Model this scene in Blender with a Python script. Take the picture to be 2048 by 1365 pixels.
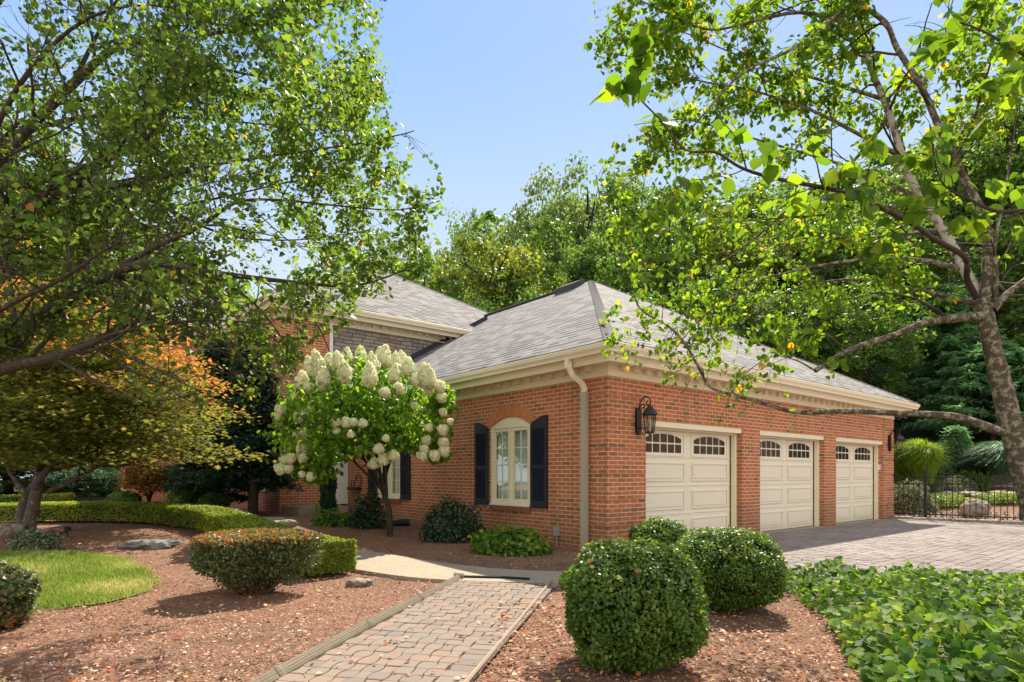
import bpy, math, random
import numpy as np
from mathutils import Vector, Matrix
from mathutils.geometry import tessellate_polygon
R = math.radians
sc = bpy.context.scene
col = sc.collection
for o in list(bpy.data.objects): bpy.data.objects.remove(o)

# ------------------------------------------------------------------ camera, sky, sun, exposure
CAM_H = 1.2; FPX = 1220.0; HY = 950.0; CX = 1024.0
cd = bpy.data.cameras.new('camera'); cam = bpy.data.objects.new('camera', cd); col.objects.link(cam)
cam.location = (0, 0, CAM_H); cam.rotation_euler = (R(90), 0, 0)
cd.sensor_width = 36; cd.lens = 36*FPX/2048; cd.shift_y = (HY-682.5)/2048
cd.clip_start = .05; cd.clip_end = 600
sc.camera = cam
SUN = Vector((.984, 2.426, 3.1)).normalized()
AZ = math.atan2(SUN.x, SUN.y); EL = math.asin(SUN.z)
w = bpy.data.worlds.new('World'); sc.world = w; w.use_nodes = True
nt = w.node_tree; nt.nodes.clear()
sky = nt.nodes.new('ShaderNodeTexSky'); sky.sky_type = 'NISHITA'; sky.sun_disc = False
sky.sun_elevation = EL; sky.sun_rotation = AZ; sky.air_density = 1.0; sky.dust_density = .25; sky.ozone_density = 1.5
bg = nt.nodes.new('ShaderNodeBackground'); bg.inputs[1].default_value = .15
ow = nt.nodes.new('ShaderNodeOutputWorld')
# keep the glow round the sun from washing the sky out: scale each colour by 1/(1+k*luminance)
bw = nt.nodes.new('ShaderNodeRGBToBW'); nt.links.new(sky.outputs[0], bw.inputs[0])
m1 = nt.nodes.new('ShaderNodeMath'); m1.operation = 'MULTIPLY_ADD'; m1.inputs[1].default_value = .8; m1.inputs[2].default_value = 1.0; nt.links.new(bw.outputs[0], m1.inputs[0])
m2 = nt.nodes.new('ShaderNodeMath'); m2.operation = 'DIVIDE'; m2.inputs[0].default_value = 1.12; nt.links.new(m1.outputs[0], m2.inputs[1])
vm0 = nt.nodes.new('ShaderNodeVectorMath'); vm0.operation = 'SCALE'; nt.links.new(sky.outputs[0], vm0.inputs[0]); nt.links.new(m2.outputs[0], vm0.inputs[3])
vm = nt.nodes.new('ShaderNodeVectorMath'); vm.operation = 'MULTIPLY'; vm.inputs[1].default_value = (.91, .985, .98)
nt.links.new(vm0.outputs[0], vm.inputs[0])
# added cloud glow behind the camera, out of view, to fill the shaded walls
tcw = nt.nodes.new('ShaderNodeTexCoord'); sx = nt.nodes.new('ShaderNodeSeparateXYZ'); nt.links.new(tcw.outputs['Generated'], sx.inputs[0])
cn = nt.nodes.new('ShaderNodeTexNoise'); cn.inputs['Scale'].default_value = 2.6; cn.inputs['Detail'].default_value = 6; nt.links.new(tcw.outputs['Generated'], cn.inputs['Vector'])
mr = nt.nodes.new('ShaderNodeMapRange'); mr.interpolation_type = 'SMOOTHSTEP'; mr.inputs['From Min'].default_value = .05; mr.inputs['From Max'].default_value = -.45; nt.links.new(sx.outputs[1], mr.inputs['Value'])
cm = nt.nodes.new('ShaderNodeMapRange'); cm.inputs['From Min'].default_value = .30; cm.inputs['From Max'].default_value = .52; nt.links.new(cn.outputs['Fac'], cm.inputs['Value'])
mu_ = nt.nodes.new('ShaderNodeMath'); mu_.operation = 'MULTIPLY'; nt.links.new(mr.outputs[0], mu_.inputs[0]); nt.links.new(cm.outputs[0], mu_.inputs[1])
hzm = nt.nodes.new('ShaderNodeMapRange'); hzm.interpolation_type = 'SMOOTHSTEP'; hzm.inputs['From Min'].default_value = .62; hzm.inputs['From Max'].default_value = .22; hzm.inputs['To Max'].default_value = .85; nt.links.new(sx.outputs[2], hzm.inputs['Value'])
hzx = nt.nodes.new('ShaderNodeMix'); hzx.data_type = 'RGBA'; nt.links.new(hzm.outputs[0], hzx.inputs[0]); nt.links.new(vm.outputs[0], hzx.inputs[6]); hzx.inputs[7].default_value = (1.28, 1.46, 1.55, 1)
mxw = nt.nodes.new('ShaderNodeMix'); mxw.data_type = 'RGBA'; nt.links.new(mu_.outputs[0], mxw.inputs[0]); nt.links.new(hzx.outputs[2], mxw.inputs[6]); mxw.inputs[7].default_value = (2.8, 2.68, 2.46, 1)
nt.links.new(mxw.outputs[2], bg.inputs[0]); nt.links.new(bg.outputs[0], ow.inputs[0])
sl = bpy.data.lights.new('sun', 'SUN'); sl.energy = 2.4; sl.angle = R(.5); sl.color = (1, .91, .77)
so = bpy.data.objects.new('sun', sl); col.objects.link(so)
so.rotation_euler = (-SUN).to_track_quat('-Z', 'Y').to_euler(); so.location = (0, 0, 30)
sc.view_settings.view_transform = 'Standard'; sc.view_settings.look = 'None'
sc.view_settings.exposure = 2.05; sc.view_settings.gamma = 1.0
sc.cycles.max_bounces = 6; sc.cycles.diffuse_bounces = 3; sc.cycles.glossy_bounces = 2
sc.cycles.transmission_bounces = 4; sc.cycles.transparent_max_bounces = 8
sc.cycles.use_denoising = True

# ------------------------------------------------------------------ helpers
rng = np.random.default_rng(7)
def sstep(a, b, x):
    t = np.clip((np.asarray(x, float)-a)/(b-a), 0, 1); return t*t*(3-2*t)
C0 = np.array([1.47, 9.35]); DV = np.array([.7727, .6348]); WV = np.array([-.6348, .7727])
def HF(r, s, z): return (C0[0]+DV[0]*r+WV[0]*s, C0[1]+DV[1]*r+WV[1]*s, z)
def ground_h(x, y):
    x = np.asarray(x, float); y = np.asarray(y, float)
    r = (x-C0[0])*DV[0]+(y-C0[1])*DV[1]; s = (x-C0[0])*WV[0]+(y-C0[1])*WV[1]
    h = .24*sstep(-.3, 8, s)*sstep(-12, -5, r)*(1-sstep(0, .6, r))
    g = sstep(12.3, 14, r)
    h = h+g*(.10+np.clip(r-13.5, 0, 60)*.10+np.clip(r-22, 0, 60)*.30)
    h = h+np.clip(y-30, 0, 60)*.26*sstep(-6, 3, x)*(1-g)
    return h
def gh(x, y): return float(ground_h(x, y))
def P(px, py, Y):
    return np.array([(px-CX)/FPX*Y, Y, CAM_H-(py-HY)/FPX*Y])
def gp(px, py):
    lo, hi = 1.0, 80.0
    for i in range(60):
        m = (lo+hi)/2; p = P(px, py, m)
        if p[2] > gh(p[0], p[1]): lo = m
        else: hi = m
    p = P(px, py, lo); return np.array([p[0], p[1], gh(p[0], p[1])])
def proj(p):
    p = np.asarray(p); return CX+p[..., 0]/p[..., 1]*FPX, HY-(p[..., 2]-CAM_H)/p[..., 1]*FPX

def origin(o):
    v = Vector((0, 0, 0))
    while o is not None: v = v+o.location; o = o.parent
    return v
def tag(o, label=None, cat=None, group=None, kind=None):
    if label: o['label'] = label
    if cat: o['category'] = cat
    if group: o['group'] = group
    if kind: o['kind'] = kind
    return o
def empty(name, loc, label=None, cat=None, group=None):
    o = bpy.data.objects.new(name, None); col.objects.link(o); o.location = Vector([float(c) for c in loc]); o.empty_display_size = .2
    return tag(o, label, cat, group)
def link(name, me, mat, parent=None, smooth=False):
    o = bpy.data.objects.new(name, me); col.objects.link(o)
    if mat is not None: me.materials.append(mat)
    if parent is not None:
        v = origin(parent); me.transform(Matrix.Translation(-v)); o.parent = parent
    if smooth: me.polygons.foreach_set('use_smooth', [True]*len(me.polygons))
    me.update()
    return o
class MB:
    """collects polygons; local coordinates may be the house frame"""
    def __init__(s, T=None): s.v = []; s.f = []; s.uv = []; s.T = T
    def face(s, pts, uv=None):
        i = len(s.v); s.v += [tuple(map(float, p)) for p in pts]; s.f.append(tuple(range(i, i+len(pts))))
        if uv is None:
            a = Vector(pts[0]); n = Vector((0, 0, 0))
            for k in range(1, len(pts)-1): n += (Vector(pts[k])-a).cross(Vector(pts[k+1])-a)
            n = [abs(c) for c in n]
            k = n.index(max(n))
            uv = [((p[1], p[2]), (p[0], p[2]), (p[0], p[1]))[k] for p in pts]
        s.uv.append(uv)
    def box(s, x0, x1, y0, y1, z0, z1):
        p = [(x, y, z) for z in (z0, z1) for y in (y0, y1) for x in (x0, x1)]
        for q in ((0, 2, 3, 1), (4, 5, 7, 6), (0, 1, 5, 4), (2, 6, 7, 3), (0, 4, 6, 2), (1, 3, 7, 5)):
            s.face([p[k] for k in q])
        return s
    def prism(s, prof, a0, a1, axis):
        """profile polygon (u,z) extruded along axis 'r' or 's'"""
        def pt(u, z, a): return (a, u, z) if axis == 'r' else (u, a, z)
        n = len(prof)
        s.face([pt(u, z, a0) for u, z in prof]); s.face([pt(u, z, a1) for u, z in prof[::-1]])
        for i in range(n):
            (u0, z0), (u1, z1) = prof[i], prof[(i+1) % n]
            s.face([pt(u0, z0, a0), pt(u0, z0, a1), pt(u1, z1, a1), pt(u1, z1, a0)])
        return s
    def tube(s, pts, rad, n=8, closed=True):
        pts = [Vector(p) for p in pts]; rads = rad if hasattr(rad, '__len__') else [rad]*len(pts)
        rings = []; up = Vector((.13, .21, .97)).normalized()
        for i, p in enumerate(pts):
            t = (pts[min(i+1, len(pts)-1)]-pts[max(i-1, 0)]).normalized()
            a = t.cross(up)
            if a.length < .05: a = t.cross(Vector((1, 0, 0)))
            a.normalize(); b = t.cross(a)
            rings.append([p+(a*math.cos(2*math.pi*k/n)+b*math.sin(2*math.pi*k/n))*rads[i] for k in range(n)])
        for i in range(len(rings)-1):
            for k in range(n):
                s.face([rings[i][k], rings[i][(k+1) % n], rings[i+1][(k+1) % n], rings[i+1][k]])
        if closed: s.face(rings[0][::-1]); s.face(rings[-1])
        return s
    def lathe(s, c, prof, n=12):
        rings = [[(c[0]+r*math.cos(2*math.pi*k/n), c[1]+r*math.sin(2*math.pi*k/n), c[2]+z) for k in range(n)] for r, z in prof]
        for i in range(len(rings)-1):
            for k in range(n):
                s.face([rings[i][k], rings[i][(k+1) % n], rings[i+1][(k+1) % n], rings[i+1][k]])
        s.face(rings[0][::-1]); s.face(rings[-1]); return s
    def build(s, name, mat, parent=None, smooth=False, weld=False):
        me = bpy.data.meshes.new(name)
        v = [s.T(*p) for p in s.v] if s.T else s.v
        me.from_pydata(v, [], s.f)
        ul = me.uv_layers.new(name='UVMap'); ul.data.foreach_set('uv', [c for f in s.uv for p in f for c in p])
        if weld:
            import bmesh
            bm = bmesh.new(); bm.from_mesh(me); bmesh.ops.remove_doubles(bm, verts=bm.verts, dist=1e-4); bmesh.ops.recalc_face_normals(bm, faces=bm.faces); bm.to_mesh(me); bm.free()
        return link(name, me, mat, parent, smooth)
H = lambda: MB(HF)

# ------------------------------------------------------------------ node helpers
class NT:
    def __init__(s, name):
        s.m = bpy.data.materials.new(name); s.m.use_nodes = True; s.t = s.m.node_tree; s.t.nodes.clear()
        s.out = s.t.nodes.new('ShaderNodeOutputMaterial')
    def n(s, typ, **kw):
        nd = s.t.nodes.new(typ)
        for k, v in kw.items(): setattr(nd, k, v)
        return nd
    def set(s, sock, v):
        if v is None: return
        if isinstance(v, bpy.types.NodeSocket): s.t.links.new(v, sock)
        elif isinstance(v, (tuple, list)): sock.default_value = tuple(v)+((1,) if len(v) == 3 and len(sock.default_value) == 4 else ())
        else: sock.default_value = v
    def math(s, op, a, b=None, c=None):
        nd = s.n('ShaderNodeMath', operation=op)
        s.set(nd.inputs[0], a); s.set(nd.inputs[1], b); s.set(nd.inputs[2], c); return nd.outputs[0]
    def mix(s, fac, a, b, blend='MIX'):
        nd = s.n('ShaderNodeMix', data_type='RGBA', blend_type=blend)
        s.set(nd.inputs[0], fac); s.set(nd.inputs[6], a); s.set(nd.inputs[7], b); return nd.outputs[2]
    def ramp(s, fac, stops, interp='LINEAR'):
        nd = s.n('ShaderNodeValToRGB'); cr = nd.color_ramp; cr.interpolation = interp
        while len(cr.elements) > 1: cr.elements.remove(cr.elements[-1])
        for i, (p, c) in enumerate(stops):
            e = cr.elements[0] if i == 0 else cr.elements.new(p)
            e.position = p; e.color = tuple(c)+((1,) if len(c) == 3 else ())
        s.set(nd.inputs[0], fac); return nd.outputs[0]
    def noise(s, vec, scale, detail=3, rough=.55, dist=0):
        nd = s.n('ShaderNodeTexNoise'); s.set(nd.inputs['Vector'], vec)
        nd.inputs['Scale'].default_value = scale; nd.inputs['Detail'].default_value = detail; nd.inputs['Roughness'].default_value = rough; nd.inputs['Distortion'].default_value = dist
        return nd.outputs['Fac']
    def vor(s, vec, scale, feature='F1', out='Distance'):
        nd = s.n('ShaderNodeTexVoronoi', feature=feature); s.set(nd.inputs['Vector'], vec); nd.inputs['Scale'].default_value = scale
        return nd.outputs[out]
    def obj(s): return s.n('ShaderNodeTexCoord').outputs['Object']
    def uv(s): return s.n('ShaderNodeTexCoord').outputs['UV']
    def geo(s): return s.n('ShaderNodeNewGeometry').outputs['Position']
    def attr(s, name):
        nd = s.n('ShaderNodeAttribute'); nd.attribute_name = name; return nd.outputs['Fac']
    def sep(s, v):
        nd = s.n('ShaderNodeSeparateXYZ'); s.set(nd.inputs[0], v); return nd.outputs
    def comb(s, a, b, c=0):
        nd = s.n('ShaderNodeCombineXYZ'); s.set(nd.inputs[0], a); s.set(nd.inputs[1], b); s.set(nd.inputs[2], c); return nd.outputs[0]
    def mapv(s, v, scale):
        nd = s.n('ShaderNodeMapping'); s.set(nd.inputs[0], v); nd.inputs['Scale'].default_value = scale; return nd.outputs[0]
    def white(s, v):
        nd = s.n('ShaderNodeTexWhiteNoise', noise_dimensions='3D'); s.set(nd.inputs[0], v); return nd.outputs['Value']
    def bump(s, h, strength=.3, dist=.01):
        nd = s.n('ShaderNodeBump'); s.set(nd.inputs['Height'], h); nd.inputs['Strength'].default_value = strength; nd.inputs['Distance'].default_value = dist
        return nd.outputs[0]
    def bsdf(s, color, rough=.6, spec=.3, normal=None, metal=0, **kw):
        b = s.n('ShaderNodeBsdfPrincipled'); s.set(b.inputs['Base Color'], color); s.set(b.inputs['Roughness'], rough)
        b.inputs['Specular IOR Level'].default_value = spec; b.inputs['Metallic'].default_value = metal
        if normal is not None: s.set(b.inputs['Normal'], normal)
        return b.outputs[0]
    def end(s, sh): s.t.links.new(sh, s.out.inputs[0]); return s.m
def simple(name, color, rough=.5, spec=.4, var=.12, vs=6, bump=.0, metal=0, bs=60):
    t = NT(name); g = t.geo()
    n = t.noise(g, vs, 4)
    c = t.mix(n, tuple(x*(1-var) for x in color), tuple(min(1, x*(1+var)) for x in color))
    nb = t.bump(t.noise(g, bs, 3), bump, .005) if bump else None
    return t.end(t.bsdf(c, rough, spec, nb, metal))
def brickmat():
    t = NT('brick'); uv = t.uv(); s = t.sep(uv); BW, BH, MO = .203, .0677, .0062
    row = t.math('FLOOR', t.math('DIVIDE', s[1], BH)); fz = t.math('FRACT', t.math('DIVIDE', s[1], BH))
    off = t.math('MULTIPLY', t.math('MODULO', t.math('ABSOLUTE', row), 2), .5)
    uu = t.math('ADD', t.math('DIVIDE', s[0], BW), off)
    c = t.math('FLOOR', uu); fx = t.math('FRACT', uu)
    ident = t.white(t.comb(c, row, 3.3)); id2 = t.white(t.comb(row, c, 8.1))
    ex = t.math('MULTIPLY', t.math('MINIMUM', fx, t.math('SUBTRACT', 1, fx)), BW)
    ez = t.math('MULTIPLY', t.math('MINIMUM', fz, t.math('SUBTRACT', 1, fz)), BH)
    wob = t.math('MULTIPLY', t.math('SUBTRACT', t.noise(t.geo(), 40, 2), .5), .005)
    e = t.math('ADD', t.math('MINIMUM', ex, ez), wob)
    brick = t.math('SMOOTH_MIN', t.math('MAXIMUM', t.math('DIVIDE', t.math('SUBTRACT', e, MO-.002), .003), 0), 1, .05)
    cc = t.ramp(ident, [(0, (.15, .09, .05)), (.07, (.22, .115, .055)), (.16, (.40, .135, .05)), (.4, (.53, .160, .060)), (.7, (.61, .188, .070)), (.9, (.50, .135, .060)), (1, (.63, .25, .105))])
    cc = t.mix(t.math('MULTIPLY', id2, .35), cc, (.46, .125, .05))
    big = t.noise(t.geo(), 1.3, 3)
    cc = t.mix(t.math('MULTIPLY', t.noise(t.geo(), 90, 3), .5), cc, (.36, .12, .055))
    cc = t.mix(t.ramp(big, [(.35, (0, 0, 0)), (.75, (.35, .35, .35))]), cc, (.42, .15, .07))
    mort = t.mix(t.noise(t.geo(), 30, 3), (.60, .48, .33), (.76, .63, .45))
    z = t.sep(t.geo())[2]
    base = t.math('MULTIPLY', t.math('SUBTRACT', 1, t.math('MINIMUM', t.math('MAXIMUM', t.math('MULTIPLY', t.math('SUBTRACT', z, t.math('MULTIPLY', big, .5)), 2.2), 0), 1)), .35)
    allc = t.mix(brick, mort, cc); allc = t.mix(base, allc, (.11, .09, .05))
    streak = t.ramp(t.noise(t.mapv(t.geo(), (2.2, 2.2, .22)), 2.5, 4, .6), [(.52, (0, 0, 0)), (.70, (.38, .38, .38))]); allc = t.mix(streak, allc, (.20, .105, .055))
    hgt = t.math('ADD', t.math('MULTIPLY', brick, 1), t.math('MULTIPLY', t.noise(t.geo(), 120, 3), .35))
    return t.end(t.bsdf(allc, .85, .25, t.bump(hgt, .7, .006)))
def shinglemat():
    t = NT('asphalt_shingle'); s = t.sep(t.uv()); RH = .17
    vr = t.math('DIVIDE', s[1], RH); row = t.math('FLOOR', vr); fz = t.math('FRACT', vr)
    offs = t.white(t.comb(row, 1.7, 0)); uu = t.math('ADD', t.math('DIVIDE', s[0], .27), t.math('MULTIPLY', offs, 7))
    c = t.math('FLOOR', uu); ident = t.white(t.comb(c, row, 1)); long_ = t.white(t.comb(c, row, 9))
    col_ = t.ramp(ident, [(0, (.155, .147, .140)), (.5, (.22, .21, .20)), (.8, (.265, .253, .242)), (1, (.29, .262, .238))])
    col_ = t.mix(t.math('MULTIPLY', t.noise(t.geo(), .9, 3), .5), col_, (.235, .205, .190))
    col_ = t.mix(t.math('MULTIPLY', t.noise(t.geo(), 260, 2), .45), col_, (.14, .135, .13))
    thick = t.math('ADD', .10, t.math('MULTIPLY', t.math('GREATER_THAN', long_, .5), .32))
    line = t.math('LESS_THAN', fz, thick)
    col_ = t.mix(line, col_, (.035, .035, .038))
    hg = t.math('ADD', t.math('MULTIPLY', fz, -1), t.math('MULTIPLY', long_, .3))
    return t.end(t.bsdf(col_, .9, .2, t.bump(hg, .5, .012)))
def stonemat():
    t = NT('ledge_stone'); uv = t.uv(); s = t.sep(uv)
    wob = t.math('MULTIPLY', t.noise(uv, 2.2, 2), .10)
    v = t.math('DIVIDE', t.math('ADD', s[1], wob), .10); row = t.math('FLOOR', v); fz = t.math('FRACT', v)
    wd = t.math('ADD', .22, t.math('MULTIPLY', t.white(t.comb(row, 2, 2)), .22))
    u = t.math('ADD', t.math('DIVIDE', s[0], wd), t.math('MULTIPLY', t.white(t.comb(row, 5, 5)), 6)); c = t.math('FLOOR', u); fx = t.math('FRACT', u)
    i = t.white(t.comb(c, row, 0))
    cc = t.ramp(i, [(0, (.26, .21, .175)), (.35, (.36, .30, .25)), (.6, (.43, .36, .31)), (.8, (.47, .32, .23)), (1, (.33, .28, .26))])
    cc = t.mix(t.math('MULTIPLY', t.noise(t.geo(), 14, 5), .6), cc, (.17, .145, .13))
    e = t.math('MINIMUM', t.math('MULTIPLY', t.math('MINIMUM', fx, t.math('SUBTRACT', 1, fx)), 2.5), t.math('MINIMUM', fz, t.math('SUBTRACT', 1, fz)))
    m = t.math('MINIMUM', t.math('MULTIPLY', e, 9), 1)
    cc = t.mix(m, (.045, .04, .04), cc)
    return t.end(t.bsdf(cc, .85, .25, t.bump(t.math('ADD', m, t.math('ADD', i, t.noise(t.geo(), 25, 4))), .9, .02)))
def leafmat(name, stops, trans=.45, tcol=(1.5, 1.6, .5), rough=.42, spec=.4):
    t = NT(name); a = t.attr('tint'); c = t.ramp(a, stops)
    tc = t.mix(1.0, c, tcol, 'MULTIPLY')
    d = t.bsdf(c, rough, spec)
    tr = t.n('ShaderNodeBsdfTranslucent'); t.set(tr.inputs[0], tc)
    mx = t.n('ShaderNodeMixShader'); mx.inputs[0].default_value = trans
    t.t.links.new(d, mx.inputs[1]); t.t.links.new(tr.outputs[0], mx.inputs[2]); return t.end(mx.outputs[0])
def barkmat(name, c1, c2, c3=None, sc_=8, lich=.55, stretch=.25):
    t = NT(name); g = t.geo(); v = t.mapv(g, (1, 1, stretch))
    n = t.noise(v, sc_*3, 6, .65); n2 = t.noise(g, sc_*1.2, 4, .7)
    c = t.mix(n, c1, c2)
    if c3: c = t.mix(t.ramp(n2, [(lich-.06, (0, 0, 0)), (lich+.05, (1, 1, 1))]), c, c3)
    return t.end(t.bsdf(c, .9, .15, t.bump(n, .8, .02)))
M = {}
M['brick'] = brickmat(); M['shingle'] = shinglemat(); M['stone'] = stonemat()
M['cream'] = simple('cream_paint', (.82, .73, .53), .5, .35, .05, 3, .05)
M['white'] = simple('white_paint', (.76, .75, .70), .45, .35, .04, 3)
t = NT('garage_door_paint'); g = t.geo(); zz = t.sep(g)[2]
dirt = t.math('MULTIPLY', t.math('MAXIMUM', t.math('SUBTRACT', 1, t.math('MULTIPLY', zz, 2.6)), 0), t.math('MULTIPLY', t.noise(t.mapv(g, (3, 3, 1)), 4, 5, .65), .55))
c = t.mix(t.noise(g, 1.2, 4), (.79, .72, .575), (.84, .77, .62)); c = t.mix(dirt, c, (.40, .33, .24)); M['door'] = t.end(t.bsdf(c, .5, .3, t.bump(t.noise(t.mapv(g, (1, 1, 12)), 30, 2), .08, .003)))
M['tan'] = simple('tan_metal', (.42, .37, .28), .45, .4, .08, 4)
M['navy'] = simple('dark_navy_paint', (.018, .022, .034), .4, .4, .2, 8)
M['black'] = simple('black_metal', (.014, .014, .016), .35, .5, .2, 20, .15)
M['drain'] = simple('black_plastic', (.012, .012, .013), .5, .4)
M['ridge'] = simple('ridge_cap_dark', (.05, .05, .052), .9, .2, .25, 12)
M['vent'] = simple('roof_vent_metal', (.045, .047, .05), .6, .3, .15, 10)
M['grey'] = simple('grey_plastic', (.33, .34, .34), .5, .4)
M['soldier'] = simple('sill_brick', (.23, .10, .06), .85, .2, .35, 9, .4)
M['mortar'] = simple('mortar', (.66, .54, .37), .9, .2, .12, 20, .3)
M['curtain'] = None
t = NT('pale_curtain'); g = t.mapv(t.geo(), (9, 9, .5)); n = t.noise(g, 4, 2)
M['curtain'] = t.end(t.bsdf(t.mix(n, (.60, .70, .60), (.86, .92, .84)), .9, .1))
def glassmat(name, fres=.12, tint=(.93, .97, .95)):
    t = NT(name); tr = t.n('ShaderNodeBsdfTransparent'); tr.inputs[0].default_value = tint+(1,)
    gl = t.n('ShaderNodeBsdfGlossy'); gl.inputs['Roughness'].default_value = .02
    fr = t.n('ShaderNodeFresnel'); fr.inputs[0].default_value = 1.5
    f = t.math('MULTIPLY_ADD', fr.outputs[0], .35, fres)
    t.set(fr.inputs['Normal'], t.bump(t.noise(t.geo(), 2.5, 1), .1, .02)); t.set(gl.inputs['Normal'], t.bump(t.noise(t.geo(), 2.5, 1), .1, .02))
    mx = t.n('ShaderNodeMixShader'); t.set(mx.inputs[0], f); t.t.links.new(tr.outputs[0], mx.inputs[1]); t.t.links.new(gl.outputs[0], mx.inputs[2])
    return t.end(mx.outputs[0])
M['glass'] = glassmat('window_glass', .03)
M['glass_dark'] = simple('dark_door_glass', (.012, .02, .018), .06, .8, .2, 5)
M['lampglass'] = glassmat('lantern_glass', .04, (.85, .84, .8))
M['candle'] = simple('lamp_candle', (.6, .57, .5), .5)
# ground materials
def mulchmat():
    t = NT('mulch'); g = t.geo(); v = t.mapv(g, (1, 1, .3))
    a = t.vor(v, 48, 'F1', 'Color'); d = t.vor(v, 48); n = t.noise(g, 1.1, 4); n2 = t.noise(v, 130, 4, .7)
    c = t.ramp(t.sep(a)[0], [(0, (.165, .08, .052)), (.4, (.34, .18, .122)), (.75, (.46, .255, .178)), (1, (.57, .37, .27))])
    c = t.mix(t.math('MULTIPLY', n2, .7), c, (.20, .095, .06)); c = t.mix(t.math('MULTIPLY', n, .5), c, (.41, .23, .135))
    c = t.mix(t.ramp(t.noise(g, .8, 5, .6), [(.48, (0, 0, 0)), (.62, (.55, .55, .55))]), c, (.24, .15, .095)); c = t.mix(t.ramp(t.noise(g, 3.2, 5, .65), [(.55, (0, 0, 0)), (.68, (.5, .5, .5))]), c, (.15, .085, .055))
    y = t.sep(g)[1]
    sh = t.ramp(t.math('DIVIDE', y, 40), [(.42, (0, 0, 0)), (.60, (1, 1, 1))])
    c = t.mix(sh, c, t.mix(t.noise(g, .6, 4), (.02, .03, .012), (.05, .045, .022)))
    return t.end(t.bsdf(c, .95, .15, t.bump(t.math('ADD', d, n2), .9, .03)))
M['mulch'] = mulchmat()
t = NT('paver'); a = t.attr('tint'); g = t.geo()
c = t.ramp(a, [(0, (.21, .17, .14)), (.35, (.26, .215, .18)), (.6, (.29, .225, .175)), (.8, (.31, .21, .155)), (1, (.34, .24, .175))])
c = t.mix(t.math('MULTIPLY', t.noise(g, 230, 3, .7), .8), c, (.16, .13, .11)); c = t.mix(t.ramp(t.noise(g, 1.4, 4), [(.45, (0, 0, 0)), (.8, (.5, .5, .5))]), c, (.20, .16, .12))
M['paver'] = t.end(t.bsdf(c, .9, .2, t.bump(t.noise(g, 260, 3), .4, .004)))
t = NT('drive_paver'); a = t.attr('tint'); g = t.geo()
c = t.ramp(a, [(0, (.22, .19, .175)), (.5, (.29, .255, .235)), (1, (.34, .295, .265))]); c = t.mix(t.math('MULTIPLY', t.noise(g, 200, 3, .7), .6), c, (.18, .14, .13)); c = t.mix(t.ramp(t.noise(g, .55, 5, .6), [(.47, (0, 0, 0)), (.66, (.5, .5, .5))]), c, (.15, .12, .10))
M['dpaver'] = t.end(t.bsdf(c, .9, .2, t.bump(t.noise(g, 260, 3), .3, .003)))
M['joint'] = simple('joint_sand', (.13, .10, .07), .95, .1, .4, 40, .3)
t = NT('aggregate_concrete'); g = t.geo()
c = t.ramp(t.sep(t.vor(g, 90, 'F1', 'Color'))[0], [(0, (.24, .18, .12)), (.5, (.36, .29, .20)), (1, (.50, .43, .33))]); c = t.mix(t.math('MULTIPLY', t.noise(g, 1.5, 4), .6), c, (.26, .21, .16))
M['concrete'] = t.end(t.bsdf(c, .9, .2, t.bump(t.vor(g, 90), .4, .005)))
t = NT('lawn_soil'); g = t.geo(); c = t.mix(t.noise(g, 2.5, 5), (.14, .17, .05), (.30, .27, .12)); M['lawn'] = t.end(t.bsdf(c, .95, .1, t.bump(t.noise(g, 90, 4), .8, .02)))
t = NT('boulder'); g = t.geo(); n = t.noise(g, 3, 6, .65); c = t.ramp(n, [(.3, (.13, .105, .085)), (.5, (.30, .25, .20)), (.7, (.43, .37, .30))]); M['rock'] = t.end(t.bsdf(c, .9, .2, t.bump(t.noise(g, 9, 8, .7), .9, .05)))
t = NT('grey_boulder'); g = t.geo(); n = t.noise(g, 5, 6, .65); c = t.ramp(n, [(.3, (.10, .10, .10)), (.5, (.22, .22, .22)), (.7, (.38, .37, .35))]); M['rockg'] = t.end(t.bsdf(c, .9, .2, t.bump(t.noise(g, 9, 8, .7), .9, .05)))
t = NT('edging_metal'); g = t.geo(); c = t.mix(t.noise(t.mapv(g, (1, 1, 30)), 4, 3), (.17, .14, .10), (.34, .285, .21)); M['edging'] = t.end(t.bsdf(c, .5, .5, None, .3))
M['wood_edge'] = simple('bender_wood', (.33, .25, .18), .7, .3, .25, 10)
# foliage
G = lambda *c: c
M['pear'] = leafmat('pear_leaf', [(0, (.04, .08, .02)), (.5, (.075, .13, .03)), (.85, (.12, .17, .04)), (.985, (.17, .21, .045)), (.995, (.18, .23, .03)), (1, (.35, .13, .03))], .58, (2.4, 2.4, .8))
M['birchleaf'] = leafmat('birch_leaf', [(0, (.045, .10, .018)), (.5, (.09, .17, .025)), (.85, (.145, .22, .03)), (.975, (.20, .25, .03)), (.99, (.45, .33, .03)), (1, (.5, .22, .03))], .62, (2.5, 2.35, .5), .6, .2)
M['box'] = leafmat('boxwood_leaf', [(0, (.04, .09, .015)), (.55, (.10, .18, .025)), (.93, (.19, .27, .04)), (1, (.25, .18, .05))], .35, (2.0, 1.9, .5), .42, .4)
M['hedge'] = leafmat('hedge_leaf', [(0, (.09, .14, .015)), (.5, (.20, .27, .03)), (1, (.32, .36, .05))], .42, (1.9, 1.7, .5), .5, .3)
M['hedgelime'] = leafmat('lime_leaf', [(0, (.10, .16, .02)), (.5, (.20, .28, .04)), (1, (.32, .38, .08))], .4, (1.5, 1.4, .5))
M['rust'] = leafmat('rust_leaf', [(0, (.05, .08, .025)), (.45, (.11, .15, .06)), (.62, (.17, .18, .08)), (.76, (.32, .11, .05)), (1, (.55, .15, .08))], .35, (1.7, 1.6, .6), .42, .4)
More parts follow.
